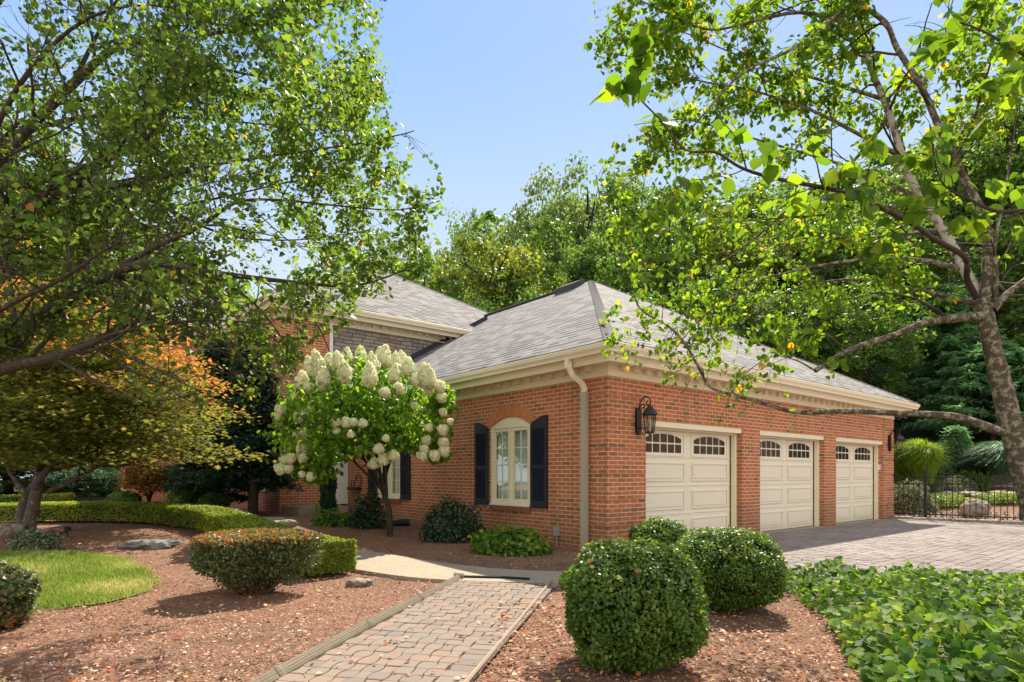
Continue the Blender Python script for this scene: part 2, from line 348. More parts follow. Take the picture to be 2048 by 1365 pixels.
M['cover'] = leafmat('groundcover_leaf', [(0, (.035, .095, .018)), (.45, (.09, .18, .03)), (.85, (.18, .28, .045)), (1, (.30, .36, .07))], .48, (2.2, 2.1, .5), .6, .22)
M['maple'] = leafmat('maple_leaf', [(0, (.09, .125, .035)), (.35, (.17, .20, .05)), (.6, (.24, .19, .06)), (.85, (.42, .22, .07)), (1, (.50, .20, .075))], .52, (1.7, 1.5, .7), .6, .2)
M['lacemaple'] = leafmat('lace_maple_leaf', [(0, (.06, .06, .02)), (.5, (.20, .15, .04)), (1, (.42, .20, .06))], .45, (1.6, 1.3, .5), .6, .2)
M['hydleaf'] = leafmat('hydrangea_leaf', [(0, (.06, .14, .02)), (.5, (.12, .235, .03)), (1, (.21, .34, .045))], .52, (2.5, 2.3, .5), .45, .35)
M['hydfl'] = leafmat('hydrangea_petal', [(0, (.76, .80, .42)), (.5, (.87, .86, .62)), (1, (.90, .88, .70))], .35, (1.05, 1.04, .8), .6, .2)
M['hemlock'] = leafmat('hemlock_needle', [(0, (.02, .05, .03)), (.6, (.04, .09, .045)), (1, (.07, .14, .07))], .25, (1.5, 1.7, .8), .6, .2)
M['pine'] = leafmat('pine_needle', [(0, (.10, .20, .09)), (.6, (.18, .33, .16)), (1, (.27, .43, .23))], .48, (1.4, 1.5, .9), .6, .2)
M['bgA'] = leafmat('oak_leaf', [(0, (.045, .09, .022)), (.5, (.08, .145, .034)), (1, (.14, .21, .05))], .48, (2.1, 2.1, .7), .5, .35)
M['bgB'] = leafmat('poplar_leaf', [(0, (.07, .11, .045)), (.5, (.115, .17, .07)), (1, (.18, .24, .11))], .48, (1.9, 1.9, .7), .5, .4)
M['bgC'] = leafmat('yellowing_leaf', [(0, (.065, .115, .022)), (.5, (.12, .17, .032)), (1, (.21, .235, .045))], .48, (2.1, 1.9, .6), .5, .35)
M['grassb'] = leafmat('grass_blade', [(0, (.14, .22, .04)), (.5, (.26, .33, .08)), (.75, (.42, .42, .18)), (1, (.58, .50, .30))], .4, (1.3, 1.3, .6), .6, .2)
M['silver'] = leafmat('juniper_needle', [(0, (.09, .12, .06)), (1, (.26, .30, .18))], .25, (1.3, 1.3, .8), .7, .2)
M['orngrass'] = leafmat('lime_grass', [(0, (.10, .20, .02)), (1, (.30, .42, .04))], .45, (1.6, 1.5, .5), .5, .3)
M['bluegrass'] = leafmat('blue_green_grass', [(0, (.06, .14, .07)), (1, (.16, .30, .17))], .35, (1.4, 1.5, .8), .5, .3)
M['shrubd'] = leafmat('dark_shrub_leaf', [(0, (.018, .045, .02)), (.7, (.035, .075, .035)), (1, (.07, .10, .05))], .25, (1.5, 1.5, .7), .4, .4)
M['litter'] = leafmat('fallen_leaf', [(0, (.16, .07, .03)), (.3, (.34, .10, .035)), (.5, (.45, .16, .05)), (.7, (.50, .33, .20)), (.93, (.55, .42, .28)), (1, (.50, .48, .10))], .2, (1.2, 1.1, .8), .7, .2)
M['chip'] = leafmat('mulch_chip', [(0, (.14, .065, .042)), (.4, (.35, .185, .128)), (.8, (.47, .28, .195)), (1, (.60, .45, .34))], .0, (1, 1, 1), .9, .15)
M['bark'] = barkmat('grey_brown_bark', (.028, .022, .017), (.10, .08, .06), (.15, .13, .10), 8, .62)
M['barkb'] = barkmat('river_birch_bark', (.045, .034, .025), (.15, .12, .088), (.31, .29, .21), 20, .54, .6)
M['birchwhite'] = barkmat('white_birch_bark', (.36, .31, .25), (.60, .56, .48), (.09, .07, .05), 9, .55, 2.5)
M['barkm'] = barkmat('maple_bark', (.06, .05, .04), (.20, .165, .135), (.42, .40, .36), 9, .62, .5)
M['twig'] = simple('shrub_twig', (.16, .085, .045), .8, .2, .3, 20)
M['barkd'] = simple('dark_bark', (.05, .04, .032), .9, .15, .35, 6, .5, 0, 30)
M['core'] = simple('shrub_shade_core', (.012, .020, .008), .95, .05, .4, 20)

# ------------------------------------------------------------------ numpy foliage
T_OVAL = (np.array([[0, 0, 0], [0, .36, -.03], [0, .72, -.02], [0, 1.08, -.06], [-.34, .22, .06], [-.36, .56, .07], [.34, .22, .06], [.36, .56, .07]]),
          [(0, 1, 4), (1, 2, 5, 4), (2, 3, 5), (0, 6, 1), (1, 6, 7, 2), (2, 7, 3)])
T_RH = (np.array([[0, 0, 0], [.38, .45, .08], [0, 1, 0], [-.38, .45, .08]]), [(0, 1, 2), (0, 2, 3)])
T_HEART = (np.array([[0, 0, 0], [0, .45, -.05], [0, 1.0, -.10], [-.26, -.16, .03], [-.5, .12, .05], [-.36, .55, .02], [.26, -.16, .03], [.5, .12, .05], [.36, .55, .02]]),
           [(0, 3, 4), (0, 4, 5, 1), (1, 5, 2), (0, 7, 6), (0, 1, 8, 7), (1, 2, 8)])
T_BLADE = (np.array([[-.03, 0, 0], [.03, 0, 0], [.025, .5, .05], [-.025, .5, .05], [0, 1, .22]]), [(0, 1, 2, 3), (3, 2, 4)])
T_PETAL = (np.array([[0, 0, 0], [.5, .5, .12], [0, 1, 0], [-.5, .5, .12]]), [(0, 1, 2, 3)])
T_LOBE = (np.array([[0, 0, 0], [-.42, .18, .05], [-.18, .42, .02], [-.52, .75, .0], [-.10, .66, .02], [0, 1.12, -.06], [.10, .66, .02], [.52, .75, 0], [.18, .42, .02], [.42, .18, .05]]),
          [(0, 2, 1), (0, 4, 2), (2, 4, 3), (0, 6, 4), (4, 6, 5), (0, 8, 6), (6, 8, 7), (0, 9, 8)])
_an = np.linspace(0, 1, 8); _w = np.array([.12, .34, .45, .48, .42, .31, .17, .05]); _s = np.array([0, .02, -.02, .02, -.02, .02, -.02, 0])
T_BIG = (np.array([[0, y_*1.05, -.10*y_*y_] for y_ in _an]+[[-(w_+s_), y_*1.05-.05, .07-.10*y_*y_] for y_, w_, s_ in zip(_an, _w, _s)]+[[w_+s_, y_*1.05-.05, .05-.12*y_*y_] for y_, w_, s_ in zip(_an, _w, _s)]),
         [(i, i+1, i+9, i+8) for i in range(7)]+[(i+1, i, i+16, i+17) for i in range(7)])
def unit(v): return v/np.maximum(np.linalg.norm(v, axis=-1, keepdims=True), 1e-9)
def leafmesh(name, pos, tip, nor, size, tint, tmpl, mat, parent=None, smooth=False, wid=None):
    tv, tf = tmpl; n = len(pos)
    y = unit(tip); x = unit(np.cross(y, nor)+1e-6); z = np.cross(x, y)
    size = np.broadcast_to(np.asarray(size, float), (n,))[:, None, None]
    wd = 1.0 if wid is None else np.broadcast_to(wid, (n,))[:, None, None]
    v = pos[:, None, :]+size*(tv[None, :, 0:1]*wd*x[:, None, :]+tv[None, :, 1:2]*y[:, None, :]+tv[None, :, 2:3]*z[:, None, :])
    nv = len(tv); lt = np.array([len(f) for f in tf]); flat = np.concatenate([np.array(f) for f in tf])
    L = (flat[None, :]+(np.arange(n)*nv)[:, None]).ravel(); tot = np.tile(lt, n); st = np.concatenate([[0], np.cumsum(tot)[:-1]])
    me = bpy.data.meshes.new(name)
    me.vertices.add(n*nv); me.vertices.foreach_set('co', v.reshape(-1).astype(np.float32))
    me.loops.add(len(L)); me.loops.foreach_set('vertex_index', L.astype(np.int32))
    me.polygons.add(len(tot)); me.polygons.foreach_set('loop_start', st.astype(np.int32))
    me.update(calc_edges=True)
    a = me.attributes.new('tint', 'FLOAT', 'POINT'); a.data.foreach_set('value', np.repeat(tint, nv).astype(np.float32))
    return link(name, me, mat, parent, smooth)
def rdir(n, r=None): return unit((r or rng).normal(size=(n, 3)))
def leaf_rand(name, pos, size, mat, parent, tmpl=T_OVAL, outn=None, outw=.6, droop=.3, tint=None, sv=.3, seed=0, wid=None):
    r = np.random.default_rng(seed+len(pos)); n = len(pos)
    nor = unit(rdir(n, r)+(0 if outn is None else outn*outw)+np.array([0, 0, .5]))
    tip = unit(rdir(n, r)+np.array([0, 0, -droop])); tip = unit(tip-nor*np.sum(tip*nor, -1, keepdims=True))
    if tint is None: tint = r.random(n)
    return leafmesh(name, pos, tip, nor, size*(1+sv*(r.random(n)*2-1)), tint, tmpl, mat, parent, wid=wid)
def tubes_np(name, branches, mat, parent=None, n=6):
    V = []; F = []; base = 0
    for pts, rads in branches:
        pts = np.asarray(pts); m = len(pts)
        t = unit(np.gradient(pts, axis=0)); a = np.cross(t, np.array([.11, .23, .96])); bad = np.linalg.norm(a, axis=1) < .05; a[bad] = [1, 0, 0]; a = unit(a); b = np.cross(t, a)
        k = 4 if rads[0] < .008 else n
        ang = np.arange(k)*2*np.pi/k
        ring = pts[:, None, :]+np.asarray(rads)[:, None, None]*(np.cos(ang)[None, :, None]*a[:, None, :]+np.sin(ang)[None, :, None]*b[:, None, :])
        V.append(ring.reshape(-1, 3))
        i = np.arange(m-1)[:, None]*k; j = np.arange(k)[None, :]; j2 = (j+1) % k
        F.append((base+np.stack([i+j, i+j2, i+k+j2, i+k+j], -1)).reshape(-1, 4)); base += m*k
    V = np.concatenate(V); F = np.concatenate(F)
    me = bpy.data.meshes.new(name); me.vertices.add(len(V)); me.vertices.foreach_set('co', V.reshape(-1).astype(np.float32))
    me.loops.add(F.size); me.loops.foreach_set('vertex_index', F.reshape(-1).astype(np.int32)); me.polygons.add(len(F)); me.polygons.foreach_set('loop_start', (np.arange(len(F))*4).astype(np.int32)); me.update(calc_edges=True)
    return link(name, me, mat, parent, True)
def smooth_line(pts, sub=6):
    pts = np.asarray(pts, float); out = []
    n = len(pts)
    for i in range(n-1):
        p0 = pts[max(i-1, 0)]; p1 = pts[i]; p2 = pts[i+1]; p3 = pts[min(i+2, n-1)]
        for k in range(sub):
            t = k/sub; out.append(.5*((2*p1)+(-p0+p2)*t+(2*p0-5*p1+4*p2-p3)*t*t+(-p0+3*p1-3*p2+p3)*t**3))
    out.append(pts[-1]); return np.array(out)
def branch(p, d, L, r0, rs, wig=.25, up=.0, seg=7):
    pts = [p]; d = d/np.linalg.norm(d); st = L/seg
    for i in range(seg):
        d = d+rs.normal(size=3)*wig*.5+np.array([0, 0, up]); d = d/np.linalg.norm(d); pts.append(pts[-1]+d*st)
    return np.array(pts), r0*np.linspace(1, .35, seg+1)
def spawn(limbs, rs, per_m, L, rmul=.55, up=0, wig=.25, t0=.1, flat=1.0, spread=1.1, fwd=.7, keep=None, rcap=9):
    out = []
    for pts, rads in limbs:
        seglen = np.linalg.norm(np.diff(pts, axis=0), axis=1); tot = seglen.sum(); n = max(1, int(round(tot*per_m)))
        for k in range(n):
            t = t0+(1-t0)*rs.random(); i = min(int(t*(len(pts)-1)), len(pts)-2); f = t*(len(pts)-1)-i
            p = pts[i]*(1-f)+pts[i+1]*f; tan = unit(pts[i+1]-pts[i]); side = unit(np.cross(tan, rs.normal(size=3)))
            side = side*np.array([1, 1, flat]); d = tan*fwd+side*spread
            b = branch(p, d, L*(.5+rs.random()*.8), min(rcap, rads[i]*rmul), rs, wig, up)
            if keep is None or keep(b[0][-1]): out.append(b)
    return out
def on_branches(brs, n, rs, jit=.04, t0=.15):
    P_ = np.array([b[0] for b in brs if len(b[0]) == len(brs[0][0])]); m, k = P_.shape[:2]
    i = rs.integers(0, m, n); t = (t0+(1-t0)*rs.random(n)**.8)*(k-1.001); j = t.astype(int); f = (t-j)[:, None]
    return P_[i, j]*(1-f)+P_[i, j+1]*f+rs.normal(size=(n, 3))*jit

# ------------------------------------------------------------------ ground sheets
def axis(lo, hi, fine_lo, fine_hi, fine, coarse):
    a = list(np.arange(lo, fine_lo, coarse)); b = list(np.arange(fine_lo, fine_hi, fine)); c = list(np.arange(fine_hi, hi+coarse, coarse)); return np.array(a+b+c)
gx = axis(-90, 90, -14, 16, .16, 3.0); gy = axis(-30, 110, .5, 17, .16, 3.0)
from mathutils import noise as mnoise
def sheet():
    X, Y = np.meshgrid(gx, gy); Z = ground_h(X, Y)-.004
    near = (Y > 1)&(Y < 16)&(X > -13)&(X < 9)
    nz = np.array([[mnoise.noise((x*2.2, y*2.2, 0))*.014+mnoise.noise((x*.6, y*.6, 5))*.02 for x in gx] for y in gy])
    rr = (X-C0[0])*DV[0]+(Y-C0[1])*DV[1]
    Z = Z+np.where(near & (rr < -.05), nz-.012, -.012)
    n, m = X.shape; v = np.stack([X, Y, Z], -1).reshape(-1, 3)
    i = (np.arange(n-1)[:, None]*m+np.arange(m-1)[None, :]).ravel()
    F = np.stack([i, i+1, i+m+1, i+m], -1)
    me = bpy.data.meshes.new('ground'); me.from_pydata(v.tolist(), [], F.tolist())
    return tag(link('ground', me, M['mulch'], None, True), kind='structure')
sheet()
def strip_sheet(name, left, right, z, mat, nsub=6, ncross=5, thick=.05):
    A = smooth_line([(p[0], p[1], 0) for p in left], nsub); B = smooth_line([(p[0], p[1], 0) for p in right], nsub)
    mb = MB(); rows = []
    for a, b in zip(A, B):
        row = []
        for k in range(ncross+1):
            p = a*(1-k/ncross)+b*k/ncross; row.append((p[0], p[1], gh(p[0], p[1])+z))
        row = [(row[0][0], row[0][1], row[0][2]-thick)]+row+[(row[-1][0], row[-1][1], row[-1][2]-thick)]; rows.append(row)
    for i in range(len(rows)-1):
        for k in range(len(rows[0])-1): mb.face([rows[i][k], rows[i][k+1], rows[i+1][k+1], rows[i+1][k]])
    mb.face(rows[0]); mb.face(rows[-1][::-1])
    return tag(mb.build(name, mat, None), kind='structure')
# exposed aggregate walk: from the paver path, left behind the hedge to the porch
wl = [(1.25, 7.42), (.3, 7.5), (-.6, 7.9), (-1.7, 8.75), (-2.9, 9.7), (-4.1, 11.2), (-4.75, 12.6), (-5.05, 13.6)]
wr = [(1.25, 6.55), (.3, 6.66), (-1.0, 6.95), (-2.2, 7.75), (-3.6, 8.9), (-5.1, 10.7), (-5.95, 12.2), (-6.35, 13.3)]
strip_sheet('walkway', wl, wr, .022, M['concrete'])
# lawn patch
lawn_px = [(-60, 1112), (0, 1108), (80, 1106), (151, 1108), (241, 1118), (287, 1142), (313, 1165), (302, 1182), (226, 1203), (151, 1214), (38, 1228), (-60, 1240), (-160, 1230), (-200, 1170), (-160, 1122)]
lawn = [gp(*p)[:2] for p in lawn_px]
def inpoly(x, y, poly):
    x = np.asarray(x); y = np.asarray(y); ins = np.zeros(x.shape, bool); n = len(poly)
    for i in range(n):
        x1, y1 = poly[i]; x2, y2 = poly[(i+1) % n]
        c = ((y1 > y) != (y2 > y)) & (x < (x2-x1)*(y-y1)/(y2-y1+1e-12)+x1); ins ^= c
    return ins
def patch(name, poly, z, mat, rings=8):
    cx = sum(p[0] for p in poly)/len(poly); cy = sum(p[1] for p in poly)/len(poly); mb = MB(); pl = smooth_line([(p[0], p[1], 0) for p in list(poly)+[poly[0]]], 4)
    prev = None
    for k in range(rings+1):
        f = k/rings; row = [(cx+(p[0]-cx)*f, cy+(p[1]-cy)*f) for p in pl]; row = [(a, b, gh(a, b)+z*(1 if k < rings else -1)) for a, b in row]
        if prev:
            for i in range(len(row)-1):
                if k == 1: mb.face([prev[0], row[i], row[i+1]])
                else: mb.face([prev[i], row[i], row[i+1], prev[i+1]])
        prev = row
    return tag(mb.build(name, mat, None, True), kind='structure')
_c = np.mean(np.array(lawn), 0); patch('lawn', [tuple(_c+(np.array(p)-_c)*.965) for p in lawn], .010, M['lawn'])
r_ = np.random.default_rng(3); lx = r_.uniform(min(p[0] for p in lawn), max(p[0] for p in lawn), 60000); ly = r_.uniform(min(p[1] for p in lawn), max(p[1] for p in lawn), 60000)
k = inpoly(lx+r_.normal(size=60000)*.05, ly+r_.normal(size=60000)*.05, lawn); lx, ly = lx[k], ly[k]; n_ = len(lx)
nzv = np.array([mnoise.noise((a*1.1, b*1.1, 3)) for a, b in zip(lx, ly)])
tip = unit(np.stack([r_.normal(size=n_)*.5, r_.normal(size=n_)*.5, np.ones(n_)], -1))
tag(leafmesh('grass', np.stack([lx, ly, ground_h(lx, ly)+.008], -1), tip, rdir(n_, r_), .05*(.6+r_.random(n_)*.8), np.clip(.52+nzv*.8+r_.normal(size=n_)*.15, 0, 1), T_BLADE, M['grassb'], None, wid=2.6),
    'short patchy green and straw grass of the small lawn left', 'grass', kind='stuff')

# pavers
def pavers(name, corners, mat, px, py, z, seed, er=.11, border=None, gap=.007, clip=None, base_inset=0):
    """corners: origin, direction a (along), direction b (across), length a, length b"""
    o, da, db, La, Lb = corners; rs = np.random.default_rng(seed); V = []; F = []; T = []
    na, nb = int(round(La/py)), int(round(Lb/px))
    def add(poly, h):
        if clip is not None:
            cx = sum(p[0] for p in poly)/len(poly); cy = sum(p[1] for p in poly)/len(poly); w_ = o+da*cx+db*cy
            if not clip(w_[0], w_[1]): return
        cx = sum(p[0] for p in poly)/len(poly); cy = sum(p[1] for p in poly)/len(poly)
        b = len(V); n = len(poly); dz = rs.normal()*.0015+z; tx, ty = rs.normal(size=2)*.012
        for sc2, zz in ((1.0, -.02), (1.0, -.003), (.93, 0)):
            for p in poly:
                a2 = cx+(p[0]-cx)*sc2; b2 = cy+(p[1]-cy)*sc2; w_ = o+da*a2+db*b2
                V.append((w_[0], w_[1], gh(w_[0], w_[1])+dz+zz+(p[0]-cx)*tx+(p[1]-cy)*ty)); T.append(h)
        for l in (0, 1):
            for i in range(n): F.append((b+l*n+i, b+l*n+(i+1) % n, b+(l+1)*n+(i+1) % n, b+(l+1)*n+i))
        F.append(tuple(b+2*n+i for i in range(n)))
    for j in range(nb):
        for i in range(na):
            ca, cb = (i+.5)*py, (j+.5)*px; h = rs.random(); e = er*px
            big = (i+j) % 2 == 0; s = 1 if big else -1
            ha, hb = py/2-gap/2, px/2+s*e-gap/2
            if big:   # wide stone with cut corners
                c = e*.95; poly = [(ca-ha, cb-hb+c*1.4), (ca-ha*.45, cb-hb), (ca+ha*.45, cb-hb), (ca+ha, cb-hb+c*1.4), (ca+ha, cb+hb-c*1.4), (ca+ha*.45, cb+hb), (ca-ha*.45, cb+hb), (ca-ha, cb+hb-c*1.4)]
            else:
                c = e*.95; poly = [(ca-ha, cb-hb-c*1.1), (ca-ha*.5, cb-hb), (ca+ha*.5, cb-hb), (ca+ha, cb-hb-c*1.1), (ca+ha, cb+hb+c*1.1), (ca+ha*.5, cb+hb), (ca-ha*.5, cb+hb), (ca-ha, cb+hb+c*1.1)]
            add(poly, h)
    if border:
        for side in border:
            for i in range(int(La/.115)):
                b0 = side; add([(i*.115+gap/2, b0+gap/2), (i*.115+.115-gap/2, b0+gap/2), (i*.115+.115-gap/2, b0+.20-gap/2), (i*.115+gap/2, b0+.20-gap/2)], rs.random()*.7)
    me = bpy.data.meshes.new(name); me.from_pydata(V, [], F); a = me.attributes.new('tint', 'FLOAT', 'POINT'); a.data.foreach_set('value', T)
    return tag(link(name, me, mat), kind='structure')
pd = np.array([.2240, .9746]); pn = np.array([.9746, -.2240]); po = np.array([-1.516, 3.53])-pd*2.6+pn*.17
PW = 1.09
joint = MB()
q = [po, po+pn*PW, po+pn*PW+pd*5.95, po+pd*6.1]
joint.face([(p[0], p[1], .012) for p in q]); tag(joint.build('path_bed', M['joint']), kind='structure')
pavers('paver_path', (po, pd, pn, 5.92, PW-.2), M['paver'], .0989, .13, .026, 5, border=[PW-.2], gap=.005)
def drive_ok(x, y):
    r = (x-C0[0])*DV[0]+(y-C0[1])*DV[1]; s = (x-C0[0])*WV[0]+(y-C0[1])*WV[1]
    return r > .25 and s < -.10 and r < 11.58 and (x > 2.05+.12*(y-6)) and y > 5.2+.0*x
ob = np.array(HF(.2, -9.6, 0)[:2])
joint = MB(); dp = [HF(.25, -.0, 0), HF(11.62, -.0, 0), HF(11.62, -9.6, 0), HF(4.0, -9.6, 0), HF(.25, -3.6, 0)]
joint.face([(p[0], p[1], .004) for p in dp][::-1]); tag(joint.build('driveway_bed', M['joint']), kind='structure')
pavers('driveway', (ob, WV, DV, 9.5, 11.4), M['dpaver'], .115, .145, .018, 6, clip=drive_ok, gap=.009, er=.2)
# chips and litter
def scat(n, x0, x1, y0, y1, seed, dens=None):
    r = np.random.default_rng(seed); y = y0+(y1-y0)*r.random(n)**1.5; x = r.uniform(-1, 1, n)*(y*.95+.6); k = (x > x0)&(x < x1); return x[k], y[k], r
def onpath(x, y):
    a = (x-po[0])*pd[0]+(y-po[1])*pd[1]; b = (x-po[0])*pn[0]+(y-po[1])*pn[1]; return (a > 0)&(a < 5.95)&(b > -.02)&(b < PW)
def onwalk(x, y):
    d = np.full(np.shape(x), 9.); c = (np.array(wl)+np.array(wr))/2; c = smooth_line(np.c_[c, np.zeros(len(c))], 6)
    for p in c: d = np.minimum(d, np.hypot(x-p[0], y-p[1]))
    return d < .47
x, y, r = scat(60000, -9, 6, 2.6, 12, 11); hr = (x-C0[0])*DV[0]+(y-C0[1])*DV[1]; hs = (x-C0[0])*WV[0]+(y-C0[1])*WV[1]
k = ~onpath(x, y) & ~onwalk(x, y) & ~inpoly(x, y, lawn) & ~((hr > .15)&(hs < .1)&(y > 7)) & ~((hr > 0)&(hs > 0)) ; x, y = x[k], y[k]; n_ = len(x)
nor = unit(rdir(n_, r)*.45+[0, 0, 1]); tp = unit(np.stack([r.normal(size=n_), r.normal(size=n_), r.normal(size=n_)*.2], -1))
tag(leafmesh('mulch_chips', np.stack([x, y, ground_h(x, y)+.002+r.random(n_)*.008], -1), tp, nor, .011+.034*r.random(n_)**2.0, r.random(n_), T_PETAL, M['chip'], None, wid=.45), 'shredded reddish bark mulch lying on the garden beds', 'mulch', kind='stuff')
x, y, r = scat(5200, -8, 6, 2.7, 10, 12); hr = (x-C0[0])*DV[0]+(y-C0[1])*DV[1]; hs = (x-C0[0])*WV[0]+(y-C0[1])*WV[1]
pr = r.random(len(x)); pth = onpath(x, y)
b_ = (x-po[0])*pn[0]+(y-po[1])*pn[1]
cl = np.array([mnoise.noise((a*1.6, b*1.6, 9)) for a, b in zip(x, y)])
k = (cl+r.random(len(x))*.9 > .28) & ~inpoly(x, y, lawn) & ~((hr > 0)&(hs > -.2)) & (hr < 1.5) & np.where(pth, (pr < .25+.6*np.exp(-np.abs(b_-.15)*4)+.5*np.exp(-np.abs(b_-PW+.05)*5)), True) & (~onwalk(x, y) | (pr < .12))
x, y = x[k], y[k]
x = np.r_[x, r.uniform(-.15, .75, 500)]; y = np.r_[y, r.uniform(3.3, 5.6, 500)]; x = np.r_[x, r.uniform(.9, 2.1, 420)]; y = np.r_[y, r.uniform(3.2, 5.6, 420)]; n_ = len(x)
nor = unit(rdir(n_, r)*.5+[0, 0, 1]); tp = unit(np.stack([r.normal(size=n_), r.normal(size=n_), r.normal(size=n_)*.2+.15], -1))
tag(leafmesh('fallen_leaves', np.stack([x, y, ground_h(x, y)+.008+np.where(onpath(x, y), .022, 0)+r.random(n_)*.012], -1), tp, nor, .014+.032*r.random(n_)**1.4, r.random(n_), T_OVAL, M['litter'], None, wid=1.1), 'dry orange and tan leaves fallen over the path and mulch', 'fallen leaves', kind='stuff')

# ------------------------------------------------------------------ the house
house = empty('brick_house', HF(0, 0, 0), 'red brick house with grey hipped roofs and a three-door garage wing', 'house')
WD, TOP = 11.62, 2.72
doors = [(.91, 3.87), (4.53, 7.42), (8.03, 10.92)]
DH = 2.10
def wall(mb, poly, holes, axis, pos, inward, depth):
    """poly, holes in (a, z); plane at r=pos (axis 'r') or s=pos (axis 's')"""
    def P3(a, z, off=0): return (a, pos+off, z) if axis == 's' else (pos+off, a, z)
    loops = [[Vector((a, z, 0)) for a, z in poly]]+[[Vector((a, z, 0)) for a, z in h] for h in holes]
    fl = [p for l in loops for p in l]
    for tri in tessellate_polygon(loops):
        pts = [P3(fl[i].x, fl[i].y) for i in tri]; mb.face(pts, [(fl[i].x, fl[i].y) for i in tri])
    for l in loops[1:]:
        for i in range(len(l)):
            a, b = l[i], l[(i+1) % len(l)]
            mb.face([P3(a.x, a.y), P3(b.x, b.y), P3(b.x, b.y, depth*inward), P3(a.x, a.y, depth*inward)])
def arc(s0, s1, zs, rise, n=14, off=0):
    c = (s0+s1)/2; h = (s1-s0)/2; Rr = (h*h+rise*rise)/(2*rise); zc = zs+rise-Rr; a = math.asin(h/Rr)
    return [(c+(Rr+off)*math.sin(-a+2*a*i/n), zc+(Rr+off)*math.cos(-a+2*a*i/n)) for i in range(n+1)]
wins = [(1.80, 2.96), (6.42, 7.58)]
WZ0, WZS, RISE = .63, 2.09, .18
wm = H()
# front wall, notched under each garage door
wall(wm, [(0, 0), (doors[0][0], 0), (doors[0][0], DH), (doors[0][1], DH), (doors[0][1], 0), (doors[1][0], 0), (doors[1][0], DH), (doors[1][1], DH), (doors[1][1], 0), (doors[2][0], 0), (doors[2][0], DH), (doors[2][1], DH), (doors[2][1], 0), (WD, 0), (WD, TOP), (0, TOP)], [], 's', 0, 1, .21)
for a, b in doors:
    wm.face([(a, 0, 0), (a, .21, 0), (a, .21, DH), (a, 0, DH)], [(0, 0), (.21, 0), (.21, DH), (0, DH)])
    wm.face([(b, 0, 0), (b, .21, 0), (b, .21, DH), (b, 0, DH)], [(0, 0), (.21, 0), (.21, DH), (0, DH)])
    wm.face([(a, 0, DH), (b, 0, DH), (b, .21, DH), (a, .21, DH)])
holes = []
for a, b in wins: holes.append([(a, WZ0), (b, WZ0)]+arc(a, b, WZS, RISE)[::-1])
wall(wm, [(0, -.1), (9.3, -.1), (9.3, TOP), (0, TOP)], holes, 'r', 0, 1, .12)
wm.face([(WD, 0, 0), (WD, 9.3, 0), (WD, 9.3, TOP), (WD, 0, TOP)])
# quoins: banded corner blocks
for z0 in [0.0, .406, .812, 1.218, 1.624, 2.03, 2.436]:
    z1 = min(z0+.338, TOP)
    wm.box(-.014, .90, -.014, 0, z0, z1); wm.box(-.014, 0, 0, .30, z0, z1); wm.box(10.93, WD+.014, -.014, 0, z0, z1)
wm.build('wall', M['brick'], house)
# main house walls
S0, RL = 9.3, -1.83
w2 = H(); sidew = [(10.35, 11.75), (12.2, 13.6)]
w2.face([(RL, S0, -.2), (0, S0, -.2), (0, S0, 2.72), (RL, S0, 2.72)]); w2.face([(RL, S0, 2.72), (-.52, S0, 2.72), (-.52, S0, 5.2), (RL, S0, 5.2)])
sh = [[(a, .75), (b, .75), (b, 2.35), (a, 2.35)] for a, b in sidew]+[[(11.2, 3.75), (12.2, 3.75)]+arc(11.2, 12.2, 4.7, .15)[::-1]]
wall(w2, [(S0, -.2), (14, -.2), (14, 5.2), (S0, 5.2)], sh, 'r', RL, 1, .12)
w2.face([(-4.2, 14, -.3), (RL, 14, -.3), (RL, 14, 5.2), (-4.2, 14, 5.2)]); w2.face([(-4.2, 14, -.3), (-4.2, 18, -.3), (-4.2, 18, 5.2), (-4.2, 16.1, 7.1), (-4.2, 14, 5.2)])
for z0 in [0.0, .609, 1.218, 1.827, 2.436, 3.045, 3.654, 4.263]:
    w2.box(RL-.014, RL+.42, S0-.014, S0, z0, z0+.54); w2.box(RL-.014, RL, S0, S0+.42, z0, z0+.54)
w2.box(RL-.03, -.0, S0-.03, S0-.0142, 2.62, 2.70)
w2.build('wall', M['brick'], house)
st = H(); st.face([(-.47, S0, 2.3), (8.0, S0, 2.3), (8.0, S0, 5.2), (-.47, S0, 5.2)]); st.face([(8, S0, 0), (8, 14, 0), (8, 14, 5.2), (8, S0, 5.2)])
so_ = st.build('stone_wall', M['stone'], house); so_['label'] = 'grey ledge stone upper wall above the garage roof'
bd = H(); bd.box(-.54, -.46, S0-.05, S0+.02, 2.9, 5.19); bd.build('corner_board', M['white'], house)
bd = H(); bd.box(-.47, -.16, S0-.05, S0+.01, .42, 2.6); bd.box(-.36, -.33, S0-.062, S0-.05, .42, 2.6); bd.box(-.15, -.03, S0-.03, S0+.01, .42, 2.6); bd.build('door_casing', M['white'], house)
bd = H(); bd.tube([(-.2, S0-.12, .12), (-.2, S0-.12, .42)], .055, 10); bd.build('drain_pipe', M['drain'], house)
